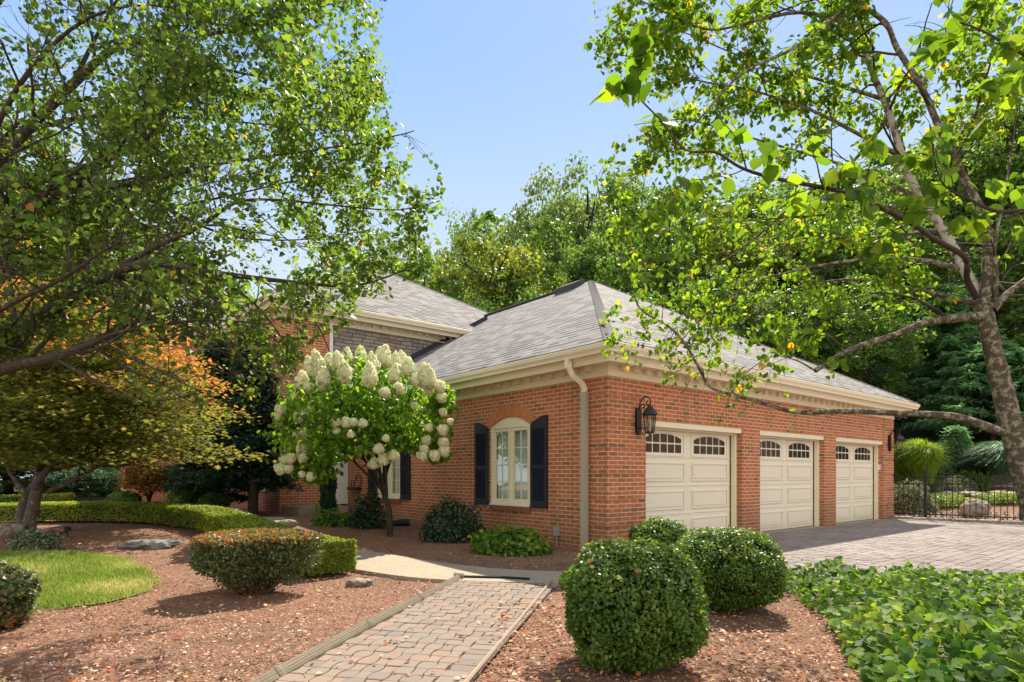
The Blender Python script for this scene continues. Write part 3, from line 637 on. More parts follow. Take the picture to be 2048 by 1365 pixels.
# cornices lofted round the corners
def loft(mb, path, mit, prof):
    n = len(prof)
    ring = [[(p[0]+m[0]*o, p[1]+m[1]*o, z) for o, z in prof] for p, m in zip(path, mit)]
    for a, b in zip(ring[:-1], ring[1:]):
        for i in range(n): mb.face([a[i], a[(i+1) % n], b[(i+1) % n], b[i]])
    mb.face(ring[0]); mb.face(ring[-1][::-1])
def eaves(path, mit, dz, dent):
    f = H(); loft(f, path, mit, [(-.0, 2.72+dz), (.032, 2.72+dz), (.032, 2.745+dz), (.022, 2.75+dz), (.022, 2.90+dz), (0, 2.90+dz)])
    for axis_, lo, hi, pos, sg in dent:
        k = lo
        while k < hi-.1:
            if axis_ == 's': f.box(*(sorted((pos+sg*.0225, pos+sg*.10))), k, k+.1, 2.815+dz, 2.8985+dz)
            else: f.box(k, k+.1, *(sorted((pos+sg*.0225, pos+sg*.10))), 2.815+dz, 2.8985+dz)
            k += .287
    f.build('frieze', M['cream'], house)
    f = H(); loft(f, path, mit, [(0, 2.90+dz), (.30, 2.90+dz), (.30, 2.865+dz), (.335, 2.865+dz), (.345, 2.93+dz), (.378, 2.99+dz), (.378, 3.085+dz), (0, 3.085+dz)]); f.build('fascia', M['cream'], house)
    f = H(); loft(f, path, mit, [(.380, 2.975+dz), (.455, 2.975+dz), (.462, 3.01+dz), (.49, 3.05+dz), (.50, 3.105+dz), (.492, 3.115+dz), (.38, 3.115+dz)]); f.build('gutter', M['cream'], house)
eaves([(0, 9.3), (0, 0), (WD, 0), (WD, 9.3)], [(-1, 0), (-1, -1), (1, -1), (1, 0)], 0, [('s', .3, 9.2, 0, -1), ('r', .25, 11.4, 0, -1)])
eaves([(RL, 14), (RL, S0), (8, S0), (8, 14)], [(-1, 0), (-1, -1), (1, -1), (1, 0)], 2.47, [('s', S0+.2, 13.8, RL, -1), ('r', RL+.2, 7.8, S0, -1)])
eaves([(-4.2, 14), (-2.4, 14)], [(0, -1), (0, -1)], 2.47, [('r', -4.1, -2.5, 14, -1)])
# roofs
def rface(mb, pts):
    a = Vector(pts[0]); n = (Vector(pts[1])-a).cross(Vector(pts[2])-a)
    if n.length < 1e-6: n = (Vector(pts[1])-a).cross(Vector(pts[3])-a)
    n.normalize()
    if n.z < 0: pts = pts[::-1]; n = -n
    u = Vector((0, 0, 1)).cross(n).normalized(); v = n.cross(u)
    zmin = min(pts, key=lambda p: p[2]); z0 = Vector(zmin)
    mb.face(pts, [((Vector(p)).dot(u)+30, (Vector(p)-z0).dot(v)) for p in pts])
    d = Vector((0, 0, -.03)); q = [tuple(Vector(p)+d) for p in pts]
    mb.face(q[::-1]); 
    for i in range(len(pts)):
        j = (i+1) % len(pts); mb.face([pts[i], q[i], q[j], pts[j]], [(0, .01)]*4)
O, EZ, SL = .46, 3.135, .581
hw = WD/2+O; AZ_ = EZ+hw*SL; cr = WD/2
rf = H()
rface(rf, [(-O, -O, EZ), (WD+O, -O, EZ), (cr, hw-O, AZ_)])
rface(rf, [(-O, -O, EZ), (cr, hw-O, AZ_), (cr, 11.6, AZ_), (-O, 11.6, EZ)])
rface(rf, [(WD+O, -O, EZ), (WD+O, 11.6, EZ), (cr, 11.6, AZ_), (cr, hw-O, AZ_)])
rf.build('roof', M['shingle'], house)
def cap(mb, a, b, n1, w_, h, step=.14):
    a = Vector(a); b = Vector(b); L = (b-a).length; t = (b-a).normalized(); s1, s2 = n1
    k = 0
    while k < L-step:
        p0 = a+t*k; p1 = a+t*(k+step*1.15)
        for sd in (s1, s2):
            sd = Vector(sd)
            up0 = Vector((0, 0, h+.012)); up1 = Vector((0, 0, h))
            mb.face([tuple(p0+up0), tuple(p0+sd*w_+up0*.8), tuple(p1+sd*w_+up1*.6), tuple(p1+up1)], [(k*3, .066), (k*3+.15, .066), (k*3+.15, .14), (k*3, .14)])
            mb.face([tuple(p0+up0), tuple(p0+sd*w_+up0*.8), tuple(p0+sd*w_), tuple(p0)], [(0, .01)]*4)
        k += step
cp = H(); 
def slopes(dx, dz_): v = Vector((dx[0], dx[1], dz_)); return v.normalized()
cap(cp, (-O, -O, EZ), (cr, hw-O, AZ_), (slopes((1, 0), 0), slopes((0, 1), 0)), .13, .012)
cap(cp, (WD+O, -O, EZ), (cr, hw-O, AZ_), (slopes((-1, 0), 0), slopes((0, 1), 0)), .13, .012)
cp.build('hip_cap', simple('hip_shingle', (.21, .20, .19), .9, .2, .3, 14, .4), house)
rv = H(); rv.prism([(cr-.17, AZ_-.065), (cr-.17, AZ_-.02), (cr, AZ_+.06), (cr+.17, AZ_-.02), (cr+.17, AZ_-.065)], 6.9, 10.9, 's'); rv.build('ridge_vent', M['ridge'], house)
for (r0, s0) in ((cr-.35, 6.3), (cr+.25, 3.2)):
    pass
v = H(); v.prism([(cr-.55, AZ_-.34), (cr-.55, AZ_-.13), (cr-.12, AZ_+.08), (cr-.06, AZ_+.08), (cr-.06, AZ_-.06)], 6.0, 6.75, 's'); v.build('roof_vent', M['vent'], house)
v = H(); v.prism([(3.1, 4.9), (3.1, 5.25), (3.6, 5.38), (3.75, 5.3), (3.75, 4.9)], 7.9, 8.5, 'r'); v.build('roof_vent', M['vent'], house)
# main roof
EZ2 = EZ+2.47; L2, R2 = RL-O, 8+O; hw2 = (R2-L2)/2; c2 = (L2+R2)/2; s2 = S0-O; AZ2 = EZ2+hw2*.605
rf = H()
rface(rf, [(L2, s2, EZ2), (R2, s2, EZ2), (c2, s2+hw2, AZ2)])
rface(rf, [(L2, s2, EZ2), (c2, s2+hw2, AZ2), (c2, 19, AZ2), (L2, 19, EZ2)])
rface(rf, [(R2, s2, EZ2), (R2, 19, EZ2), (c2, 19, AZ2), (c2, s2+hw2, AZ2)])
rface(rf, [(-4.5, 13.54, EZ2), (L2+1.5, 13.54, EZ2), (L2+1.5, 16.1, EZ2+2.56*.63), (-4.5, 16.1, EZ2+2.56*.63)])
rface(rf, [(-4.5, 18.6, EZ2), (L2+1.5, 18.6, EZ2), (L2+1.5, 16.1, EZ2+2.56*.63), (-4.5, 16.1, EZ2+2.56*.63)])
rf.build('roof', M['shingle'], house)
cp = H(); cap(cp, (L2, s2, EZ2), (c2, s2+hw2, AZ2), (slopes((1, 0), 0), slopes((0, 1), 0)), .13, .012); cap(cp, (R2, s2, EZ2), (c2, s2+hw2, AZ2), (slopes((-1, 0), 0), slopes((0, 1), 0)), .13, .012); cp.build('hip_cap', M['shingle'], house)
fl = H(); z_ = lambda r: EZ+(r+O)*SL
fl.face([(-.5, S0-.03, z_(-.5)+.02), (4.7, S0-.03, z_(4.7)+.02), (4.7, S0-.03, z_(4.7)+.17), (-.5, S0-.03, z_(-.5)+.17)]); fl.build('roof_flashing', M['navy'], house)
rk = H(); rk.face([(-4.52, 13.5, EZ2-.25), (-4.52, 16.1, EZ2+1.36), (-4.52, 16.1, EZ2+1.60), (-4.52, 13.5, EZ2-.01)]); rk.box(-4.52, -4.2, 13.52, 13.75, EZ2-.25, EZ2-.03); rk.build('rake_board', M['white'], house)
ch = H(); ch.box(8.6, 9.3, 15.6, 16.3, 4, 8.35); ch.build('chimney', M['brick'], house)
cc_ = H(); cc_.box(8.5, 9.4, 15.5, 16.4, 8.352, 8.44); cc_.lathe((8.95, 15.95, 8.44), [(.14, 0), (.14, .12), (.2, .13), (.02, .22)], 10); cc_.build('chimney_cap', simple('galvanised', (.5, .5, .48), .4, .5, .1, 5, 0, .6), house)
# chimney base hidden behind the roof: rear block of the house
rb = H(); rb.box(RL+.05, 7.95, 14.01, 19, -.3, 5.2); rb.box(7.951, WD, 9.35, 19, -.3, 5.1); rb.build('rear_wall', M['brick'], house)
# downspout
ds = H(); ds.tube([(-.43, .43, 3.0), (-.43, .43, 2.86), (-.36, .43, 2.76), (-.13, .43, 2.64), (-.075, .43, 2.56), (-.075, .43, 2.50)], .058, 4); d1 = ds.build('downspout', M['cream'], house); d1['label'] = 'cream elbow of the downspout under the gutter'
ds = H(); ds.box(-.115, -.03, .375, .475, -.02, 2.5); ds.box(-.118, -.003, .37, .48, 1.3, 1.33); d2 = ds.build('downspout', M['tan'], house)
# arched casement windows
def casement(s0, s1):
    fr = H(); x0 = .05
    fr.prism([(s0+.001, WZS-.001), (s1-.001, WZS-.001)]+arc(s0+.001, s1-.001, WZS, RISE-.001)[::-1], 0, 0, 's') if False else None
    top = arc(s0+.002, s1-.002, WZS, RISE-.002)
    pts = [(s0+.002, WZS), (s1-.002, WZS)]+top[::-1][1:-1]
    fr.face([(.018, a, z) for a, z in pts])
    fr.box(.01, .11, s0+.002, s0+.055, WZ0+.03, WZS+.02); fr.box(.01, .11, s1-.055, s1-.002, WZ0+.03, WZS+.02); fr.box(.008, .11, s0+.055, s1-.055, WZS-.03, WZS+.02)
    fr.box(.012, .11, s0+.055, s1-.055, WZ0+.03, WZ0+.06)
    m = (s0+s1)/2; fr.box(.006, .11, m-.02, m+.02, WZ0+.06, WZS-.03)
    win = fr.build('window', M['cream'], house)
    sl_ = H(); sl_.box(-.035, .115, s0+.002, s1-.002, WZ0+.0015, WZ0+.028); sl_.build('sill', M['white'], win)
    for a, b in ((s0+.057, m-.022), (m+.022, s1-.057)):
        sa = H(); z0, z1 = WZ0+.062, WZS-.032; w_ = .055
        sa.box(.022, .06, a, a+w_, z0, z1); sa.box(.022, .06, b-w_, b, z0, z1); sa.box(.0225, .06, a+w_, b-w_, z0, z0+.065); sa.box(.0225, .06, a+w_, b-w_, z1-w_, z1)
        o = sa.build('sash', M['cream'], win)
        g = H(); g.face([(.045, a+w_, z0+.065), (.045, b-w_, z0+.065), (.045, b-w_, z1-w_), (.045, a+w_, z1-w_)]); g.build('pane', M['glass'], win)
        mu = H(); cm = (a+b)/2; mu.box(.036, .042, cm-.009, cm+.009, z0+.065, z1-w_)
        for k in (1, 2, 3): zz = z0+.065+(z1-w_-z0-.065)*k/4; mu.box(.0345, .0435, a+w_, b-w_, zz-.009, zz+.009)
        mu.build('muntin', M['white'], win)
    cu = H(); n = 40
    for i in range(n):
        a = s0+(s1-s0)*i/n; b = s0+(s1-s0)*(i+1)/n; f = lambda q: .16+.015*math.sin(q*60)+.01*math.sin(q*23)
        cu.face([(f(a), a, WZ0), (f(b), b, WZ0), (f(b), b, WZS+.1), (f(a), a, WZS+.1)])
    cu.build('curtain', M['curtain'], win)
    ar = H(); N_ = 21; inn = arc(s0, s1, WZS, RISE, N_); outt = arc(s0, s1, WZS, RISE, N_, .215)
    for i in range(N_):
        f = .12
        p = [inn[i], inn[i+1], outt[i+1], outt[i]]
        q = [(p[0][0]*(1-f)+p[1][0]*f, p[0][1]*(1-f)+p[1][1]*f), (p[1][0]*(1-f)+p[0][0]*f, p[1][1]*(1-f)+p[0][1]*f), (p[2][0]*(1-f)+p[3][0]*f, p[2][1]*(1-f)+p[3][1]*f), (p[3][0]*(1-f)+p[2][0]*f, p[3][1]*(1-f)+p[2][1]*f)]
        ar.face([(-.012, a, z) for a, z in q]); 
        for i2 in range(4): j2 = (i2+1) % 4; ar.face([(-.012, *q[i2]), (-.012, *q[j2]), (-.0, *q[j2]), (-.0, *q[i2])])
    ar.build('brick_arch', simple('arch_brick', (.50, .165, .06), .85, .2, .3, 7, .4), win)
    mo = H(); mo.face([(-.006, *p) for p in inn]+[(-.006, *p) for p in outt[::-1]]); mo.build('arch_mortar', M['mortar'], win)
    bs = H(); k = s0-.02
    while k < s1: bs.box(-.05, -.002, k, min(k+.062, s1+.02), WZ0-.085, WZ0-.004); k += .07
    bs.build('brick_sill', M['soldier'], win); 
    bm_ = H(); bm_.box(-.045, -.001, s0-.015, s1+.015, WZ0-.080, WZ0-.008); bm_.build('sill_mortar', M['mortar'], win)
def shutter(s_in, s_out):
    lo, hi = min(s_in, s_out), max(s_in, s_out); m = H(); z0 = .62; x0, x1 = -.048, -.012; stw = .062
    def zt(a): q = (a-s_in)/(s_out-s_in); return 2.08+.14*math.sin(q*math.pi/2)**.9 if q > 0 else 2.08
    n = 10; pts = [(lo+(hi-lo)*i/n) for i in range(n+1)]
    # top rail with a quarter arch
    m.prism([(lo, 1.98), (hi, 1.98)]+[(a, zt(a)) for a in pts[::-1]], x0, x1, 'r') if False else None
    def prism_r(poly, a, b):
        m.face([(a, u, z) for u, z in poly]); m.face([(b, u, z) for u, z in poly[::-1]])
        for i in range(len(poly)): j = (i+1) % len(poly); m.face([(a, *poly[i]), (b, *poly[i]), (b, *poly[j]), (a, *poly[j])])
    prism_r([(lo, 1.99), (hi, 1.99)]+[(a, zt(a)) for a in pts[::-1]], x0, x1)
    m.box(x0, x1, lo, lo+stw, z0, 1.99); m.box(x0, x1, hi-stw, hi, z0, 1.99)
    m.box(x0, x1, lo+stw, hi-stw, z0, z0+.12); m.box(x0, x1, lo+stw, hi-stw, 1.31, 1.37)
    m.box(-.018, -.0125, lo+stw, hi-stw, z0+.12, 1.31); m.box(-.018, -.0125, lo+stw, hi-stw, 1.37, 1.99)
    for za, zb in ((z0+.125, 1.305), (1.375, 1.985)):
        k = za
        while k < zb-.02:
            m.face([(-.046, lo+stw, k), (-.046, hi-stw, k), (-.02, hi-stw, k+.026), (-.02, lo+stw, k+.026)]); m.face([(-.046, lo+stw, k), (-.046, hi-stw, k), (-.044, hi-stw, k-.006), (-.044, lo+stw, k-.006)])
            k += .029
    m.build('shutter', M['navy'], house)
for a, b in wins: casement(a, b); shutter(a-.04, a-.46); shutter(b+.04, b+.46)
for a, b in sidew:
    f = H(); m = (a+b)/2
    for q in ((a, a+.07), (b-.07, b)): f.box(RL-.02, RL+.1, q[0], q[1], .78, 2.33)
    f.box(RL-.015, RL+.1, a+.07, b-.07, 2.26, 2.33); f.box(RL-.05, RL+.1, a+.001, b-.001, .751, .779); f.box(RL-.015, RL+.1, a+.07, b-.07, .78, .84); f.box(RL-.01, RL+.09, m-.03, m+.03, .84, 2.26)
    wn = f.build('window', M['white'], house)
    g = H(); g.face([(RL+.05, a+.07, .84), (RL+.05, b-.07, .84), (RL+.05, b-.07, 2.26), (RL+.05, a+.07, 2.26)]); g.build('pane', M['glass_dark'], wn)
f = H(); f.face([(RL+.02, 11.2, 3.75), (RL+.02, 12.2, 3.75)]+[(RL+.02, x, z) for x, z in arc(11.2, 12.2, 4.7, .15)[::-1]]); wn = f.build('window', M['white'], house)
g = H(); g.box(RL+.012, RL+.0195, 11.28, 11.66, 3.83, 4.62); g.box(RL+.012, RL+.0195, 11.74, 12.12, 3.83, 4.62); g.build('pane', M['glass_dark'], wn)
f = H(); f.box(RL-.05, RL-.015, 10.72, 11.16, 3.7, 4.8); f.build('shutter', M['navy'], house)
# garage doors
def garage_door(a, b, lab):
    f = H(); f.box(a+.001, b-.001, .018, .20, DH-.10, DH-.001); f.box(a+.001, a+.075, .12, .20, .0, DH-.10); f.box(b-.075, b-.001, .12, .20, .0, DH-.10)
    f.box(a+.075, b-.075, .15, .2, DH-.13, DH-.10)
    f.build('door_trim', M['cream'], house)
    a += .076; b -= .076; d = H(); y = .225; zt = DH-.105; hs = zt/4
    d.box(a, b, y, y+.04, .0, zt)
    def frame(x0, x1, z0, z1, w_, pr, yb=y):
        d.box(x0, x1, yb-pr, yb-.0003, z0, z0+w_); d.box(x0, x1, yb-pr, yb-.0003, z1-w_, z1); d.box(x0, x0+w_, yb-pr, yb-.0003, z0+w_, z1-w_); d.box(x1-w_, x1, yb-pr, yb-.0003, z0+w_, z1-w_)
    for k in (1, 2, 3): d.box(a, b, y-.012, y-.0003, k*hs+.006, k*hs+.02); 
    cw = (b-a)/2
    for c in range(2):
        x0 = a+c*cw+.11; x1 = a+(c+1)*cw-.11
        for k in range(3):
            z0 = k*hs+.09; z1 = (k+1)*hs-.085; frame(x0, x1, z0, z1, .020, .020)
            d.box(x0+.05, x1-.05, y-.018, y-.0003, z0+.05, z1-.05)
    do = d.build('garage_door', M['door'], house); do['label'] = lab
    for c in range(2):
        x0 = a+c*cw+.13; x1 = a+(c+1)*cw-.13; z0 = 3*hs+.06; z1 = 4*hs-.07
        q = H(); 
        def fr2(x0, x1, z0, z1, w_, pr):
            q.box(x0, x1, y-pr, y-.0004, z0, z0+w_); q.box(x0, x1, y-pr, y-.0004, z1-w_, z1); q.box(x0, x0+w_, y-pr, y-.0004, z0+w_, z1-w_); q.box(x1-w_, x1, y-pr, y-.0004, z0+w_, z1-w_)
        fr2(x0-.03, x1+.03, z0-.03, z1+.03, .028, .016)
        gx0, gx1, gz0, gz1 = x0+.05, x1-.05, z0+.03, z1-.015
        mid = (gx0+gx1)/2; hf = (gx1-gx0)/2
        def top(x): e = abs(x-mid)/hf; return gz1-.085*max(0, e)**2.6
        wn = q.build('window', M['door'], do)
        g = H(); pw = (gx1-gx0)/5; zm = gz0+(gz1-gz0)*.50
        for i in range(5):
            xa, xb = gx0+i*pw+.016, gx0+(i+1)*pw-.016
            g.face([(xa, y-.006, gz0), (xb, y-.006, gz0), (xb, y-.006, zm-.014), (xa, y-.006, zm-.014)])
            tp = [(xa+(xb-xa)*t_/4) for t_ in range(5)]
            g.face([(xa, y-.006, zm+.014), (xb, y-.006, zm+.014)]+[(x_, y-.006, top(x_)) for x_ in tp[::-1]])
        g.build('pane', M['glass_dark'], wn)
    w_ = H(); w_.box(a, b, y-.012, y-.0005, .0, .02); w_.build('weather_strip', M['drain'], do)
for (a, b), lab in zip(doors, ('nearest garage door beside the first wall lantern', 'middle garage door between the two brick piers', 'farthest garage door nearest the black fence')): garage_door(a, b, lab)
ap = H(); 
for a, b in doors: ap.box(a+.002, b-.002, -.12, .26, -.02, .012)
ap.build('threshold', M['concrete'], house)
gi = H(); gi.box(.3, 11.3, .3, 5, -.05, 2.7); gi.build('garage_liner', M['vent'], house)
# fittings hung on the walls
def lantern(r, label):
    root = empty('wall_lantern', HF(r, -.02, 2.1), label, 'wall lamp', 'carriage lanterns on the garage front')
    b = H(); y0 = -.0142 if r < 2 or r > 10.9 else 0
    prof = [(r-.06, 1.90), (r-.035, 1.86), (r, 1.83), (r+.035, 1.86), (r+.06, 1.90), (r+.06, 2.23), (r+.035, 2.27), (r-.035, 2.27), (r-.06, 2.23)]
    b.face([(x, y0-.045, z) for x, z in prof]); 
    for i in range(len(prof)): j = (i+1) % len(prof); b.face([(prof[i][0], y0, prof[i][1]), (prof[i][0], y0-.045, prof[i][1]), (prof[j][0], y0-.045, prof[j][1]), (prof[j][0], y0, prof[j][1])])
    b.build('back_plate', M['black'], root)
    cs = -.265
    a = H(); pts = []
    for i in range(17): th = math.pi*(1.0-i/16*1.35); pts.append((r, -.165-.105*math.cos(th) if False else -.165+.11*math.cos(th), 2.30+.12*math.sin(th)))
    pts = [(r, -.05, 2.18), (r, -.055, 2.26), (r, -.07, 2.33), (r, -.105, 2.395), (r, -.16, 2.43), (r, -.22, 2.425), (r, -.265, 2.39), (r, -.28, 2.345), (r, -.262, 2.305), (r, -.225, 2.295), (r, -.20, 2.32), (r, -.205, 2.35), (r, -.23, 2.355)]
    a.tube(smooth_line(pts, 3), .0115, 6)
    a.tube(smooth_line([(r, -.055, 2.24), (r, -.09, 2.30), (r, -.135, 2.32), (r, -.165, 2.295), (r, -.16, 2.265), (r, -.135, 2.265), (r, -.13, 2.285)], 3), .009, 6)
    a.build('scroll_arm', M['black'], root)
    def hexp(rad, z): return [(r+rad*math.cos(math.pi/3*k+.3), cs+rad*math.sin(math.pi/3*k+.3), z) for k in range(6)]
    a = H(); a.tube([(r, -.04, 1.95), (r, -.2, 1.93), (r, cs+.07, 1.96)], .010, 6); a.build('brace', M['black'], root)
    c = H(); c.lathe((r, cs, 0), [(.012, 2.315), (.012, 2.30), (.03, 2.275), (.075, 2.23), (.118, 2.165), (.125, 2.15), (.112, 2.14)], 6); c.build('lamp_roof', M['black'], root)
    g = H(); t1 = hexp(.094, 2.14); b1 = hexp(.066, 1.87)
    for k in range(6): g.face([b1[k], b1[(k+1) % 6], t1[(k+1) % 6], t1[k]])
    g.build('pane', M['lampglass'], root)
    f = H(); t1 = hexp(.098, 2.14); b1 = hexp(.069, 1.87)
    for k in range(6): f.tube([b1[k], t1[k]], .008, 4); f.tube([b1[k], b1[(k+1) % 6]], .008, 4); f.tube([t1[k], t1[(k+1) % 6]], .009, 4)
    f.lathe((r, cs, 0), [(.07, 1.862), (.072, 1.85), (.03, 1.84), (.012, 1.825), (.002, 1.815)], 6); f.build('cage', M['black'], root)
    k = H(); k.lathe((r, cs, 0), [(.015, 1.872), (.015, 1.97), (.024, 1.99), (.022, 2.03), (.004, 2.06)], 10); k.build('bulb', M['candle'], root)
lantern(.68, 'black scroll-arm wall lantern on the near brick corner by the first garage door')
lantern(11.27, 'smaller-looking black wall lantern at the far garage end above the fence')
kp = H(); kp.box(10.905, 10.9195, .06, .13, 1.33, 1.47); o = kp.build('keypad', M['white']); tag(o, 'small white keypad box on the brick beside the farthest garage door', 'keypad')
eb = H(); eb.box(-.06, -.002, 1.05, 1.15, .18, .32); eb.box(-.07, -.06, 1.06, 1.14, .19, .31); eb.tube([(-.03, 1.10, .18), (-.03, 1.10, -.02)], .012, 6); o = eb.build('outlet_box', M['grey']); tag(o, 'grey outdoor outlet box low on the brick wall by the downspout', 'outlet box')
# wall ornament left of the far window
og = empty('wall_ornament', HF(-.02, 8.75, 1.0), 'dark curled metal ornament on the brick between white casing and far window', 'ornament')
o_ = H(); o_.tube(smooth_line([(-.04, 8.60+.16*math.cos(a), 1.05+.16*math.sin(a)) for a in np.linspace(0, 5.2, 9)], 2), .014, 5); o_.build('scroll', M['black'], og); o_ = H(); o_.tube(smooth_line([(-.04, 8.95+.10*math.cos(a), .95+.10*math.sin(a)) for a in np.linspace(2, 7.5, 9)], 2), .012, 5); o_.build('scroll', M['black'], og)
o_ = H(); o_.box(-.16, -.003, 8.5, 9.05, .80, .88); o_.build('tray', M['black'], og)
ug = np.array([(316-CX)/FPX*19.0, 19.0, 0]); ug[2] = gh(ug[0], ug[1]); un = empty('garden_urn', ug, 'pale rounded garden urn in the shade between the laceleaf maple and the clipped yew', 'urn')
q = MB(); q.lathe(tuple(ug), [(.16, 0), (.18, .05), (.08, .12), (.09, .2), (.26, .42), (.30, .55), (.27, .6), (.31, .64), (.30, .67), (.05, .62)], 16); q.build('bowl', M['white'], un)
q = MB(); q.box(ug[0]-.22, ug[0]+.22, ug[1]-.22, ug[1]+.22, ug[2]-.1, ug[2]+.0); q.build('plinth', M['concrete'], un)
# porch slab
ps = H(); ps.box(RL+.05, -.55, 8.1, 9.26, -.05, .42); o = ps.build('porch_slab', M['concrete']); tag(o, kind='structure')

# ------------------------------------------------------------------ fence
fn = empty('iron_fence', HF(WD, -.2, 0), 'black metal picket fence running from the garage end to the right', 'fence')
def fs(t): p = np.array(HF(WD+.02, -t, 0)); return p
rails = MB(HF)
for z in (1.13, .96, .16): rails.box(WD+.005, WD+.035, -8.5, -.03, z-.014, z+.014)
rails.build('rail', M['black'], fn)
k = .12; pi_ = 0
posts = [.76, 2.74, 4.72, 6.7]
while k < 8.4:
    if min(abs(k-p) for p in posts) > .06:
        b = H(); b.box(WD+.012, WD+.028, -k-.008, -k+.008, .07, 1.24); b.build('picket', M['black'], fn)
    k += .124
for p in posts:
    b = H(); b.box(WD-.012, WD+.052, -p-.032, -p+.032, -.02, 1.30); b.face([(WD-.018, -p-.038, 1.301), (WD+.058, -p-.038, 1.301), (WD+.058, -p+.038, 1.301), (WD-.018, -p+.038, 1.301)]); b.box(WD-.018, WD+.058, -p-.038, -p+.038, 1.302, 1.318); b.build('post', M['black'], fn)

# ------------------------------------------------------------------ rocks and edging
import bmesh
def rock_mesh(name, loc, dims, seed, mat, rot=0, parent=None, rough=.35, sub=4):
    bm = bmesh.new(); bmesh.ops.create_icosphere(bm, subdivisions=sub, radius=1)
    ca, sa = math.cos(rot), math.sin(rot)
    for v in bm.verts:
        c = v.co.copy(); q = c+Vector((seed*3.1, seed*1.7, 0))
        d = 1+rough*mnoise.noise(q*1.3)+rough*.5*mnoise.noise(q*3)+rough*.2*mnoise.noise(q*8)
        x, y, z = c.x*d, c.y*d, c.z*d
        z = math.copysign(abs(z)**.75, z)
        x, y, z = x*dims[0], y*dims[1], z*dims[2]
        v.co = (loc[0]+x*ca-y*sa, loc[1]+x*sa+y*ca, loc[2]+z)
    me = bpy.data.meshes.new(name); bm.to_mesh(me); bm.free()
    return link(name, me, mat, parent, False)
def rock(px, py, wpx, hpx, seed, label, mat='rock', depth=.7, rot=0, dy=0):
    g = gp(px, py); sc_ = g[1]/FPX; Y = g[1]+wpx*sc_*depth*.3
    o = rock_mesh('boulder', (g[0], Y, gh(g[0], Y)+hpx*sc_*.30), (wpx*sc_/2, wpx*sc_*depth/2, hpx*sc_*.62), seed, M[mat], rot)
    return tag(o, label, 'boulder', None)
rock(716, 1172, 56, 14, 1, 'low flat brown rock in the mulch just left of the paver path')
rock(455, 1040, 66, 24, 2, 'grey boulder behind the hedge below the shaded window', 'rockg')
rock(572, 1053, 36, 15, 3, 'pale tan boulder beside the walk by the porch slab')
rock(292, 1096, 112, 15, 4, 'long dark grey stone lying between lawn and hedge', 'rockg', .35, .25)
rock(14, 1070, 56, 26, 5, 'pale rounded boulder left of the multi-stemmed maple trunk')
rock(1958, 1034, 56, 36, 6, 'upright pointed brown boulder behind the black fence')
rock(1843, 1018, 60, 34, 7, 'low brown rock half hidden behind the first fence post')
ed = MB(); r = np.random.default_rng(5); k = .0
while k < 8.6:
    L = r.uniform(.25, .6); a0, a1 = WD-.30-r.random()*.04, WD-.08
    z1 = .07+r.random()*.03
    c = [(a0, -k-L+.012, -.02), (a1, -k-L+.012, -.02), (a1, -k-.006, -.02), (a0, -k-.006, -.02)]
    t1 = [(a0+r.random()*.04, -k-L+.03, z1), (a1, -k-L+.02, z1+.01), (a1, -k-.02, z1), (a0+r.random()*.04, -k-.03, z1-.01)]
    c = [HF(*p) for p in c]; t1 = [HF(*p) for p in t1]; ed.face(t1)
    for i in range(4): ed.face([c[i], c[(i+1) % 4], t1[(i+1) % 4], t1[i]])
    k += L
tag(ed.build('stone_edging', M['rock']), 'low row of flat edging stones at the foot of the black fence', 'edging')
# ribbed metal edging and thin wood strip along the paver path
er = empty('ribbed_edging', (po[0], po[1], 0), 'ribbed tan metal edging strips clipped together on the left of the path', 'path edging')
L0 = np.array([-1.516, 3.53])+pn*.14; L1 = np.array([-.726, 6.97])+pn*.13; e = MB()
eprof = [(-.044, .0), (-.044, .072), (-.036, .082), (-.028, .072), (-.026, .071), (-.018, .079), (-.009, .064), (-.007, .064), (.002, .066), (.010, .048), (.012, .048), (.020, .050), (.028, .032), (.036, .034), (.042, .0)]
erows = []
for t_ in np.linspace(0, 1, 26):
    c = (L0-pd*2.4)*(1-t_)+L1*t_+pn*.012*math.sin(t_*8); erows.append([(c[0]+pn[0]*o_*.68, c[1]+pn[1]*o_*.68, z_*.85+.004*math.sin(t_*13)) for o_, z_ in eprof])
for a, b in zip(erows[:-1], erows[1:]):
    for k in range(len(eprof)-1): e.face([a[k], a[k+1], b[k+1], b[k]])
e.tube([(L1[0]-.06, L1[1], .06), (L1[0]+.05, L1[1]-.01, .05)], .028, 6)
e.build('rail', M['edging'], er)
for t_ in (.42, .62, .80):
    c = (L0-pd*2.4)*(1-t_)+L1*t_; q = MB(); q.tube([(c[0]-.038, c[1], .01), (c[0]-.036, c[1], .066), (c[0]-.014, c[1]-.005, .078), (c[0]+.012, c[1]-.01, .062), (c[0]+.030, c[1]-.015, .02)], .005, 6); q.build('clip', M['grey'], er)
R0 = np.array([-.22, 3.53]); R1 = np.array([.437, 6.75]); e = MB()
a = R0-pd*2.4; e.tube([(a[0]+(R1[0]-a[0])*t_+.02*math.sin(t_*7)*0+.02*math.sin(t_*math.pi), a[1]+(R1[1]-a[1])*t_, .036) for t_ in np.linspace(0, 1, 16)], .013, 5)
tag(e.build('thin_edging', M['wood_edge']), 'thin brown strip edging along the right side of the path', 'path edging')
e = MB(); e.tube([(-.56, 6.99, .035), (-.1, 6.93, .035), (.2, 6.83, .035)], .014, 5); tag(e.build('cross_edging', M['drain']), 'dark strip lying across the top end of the paver path', 'path edging')
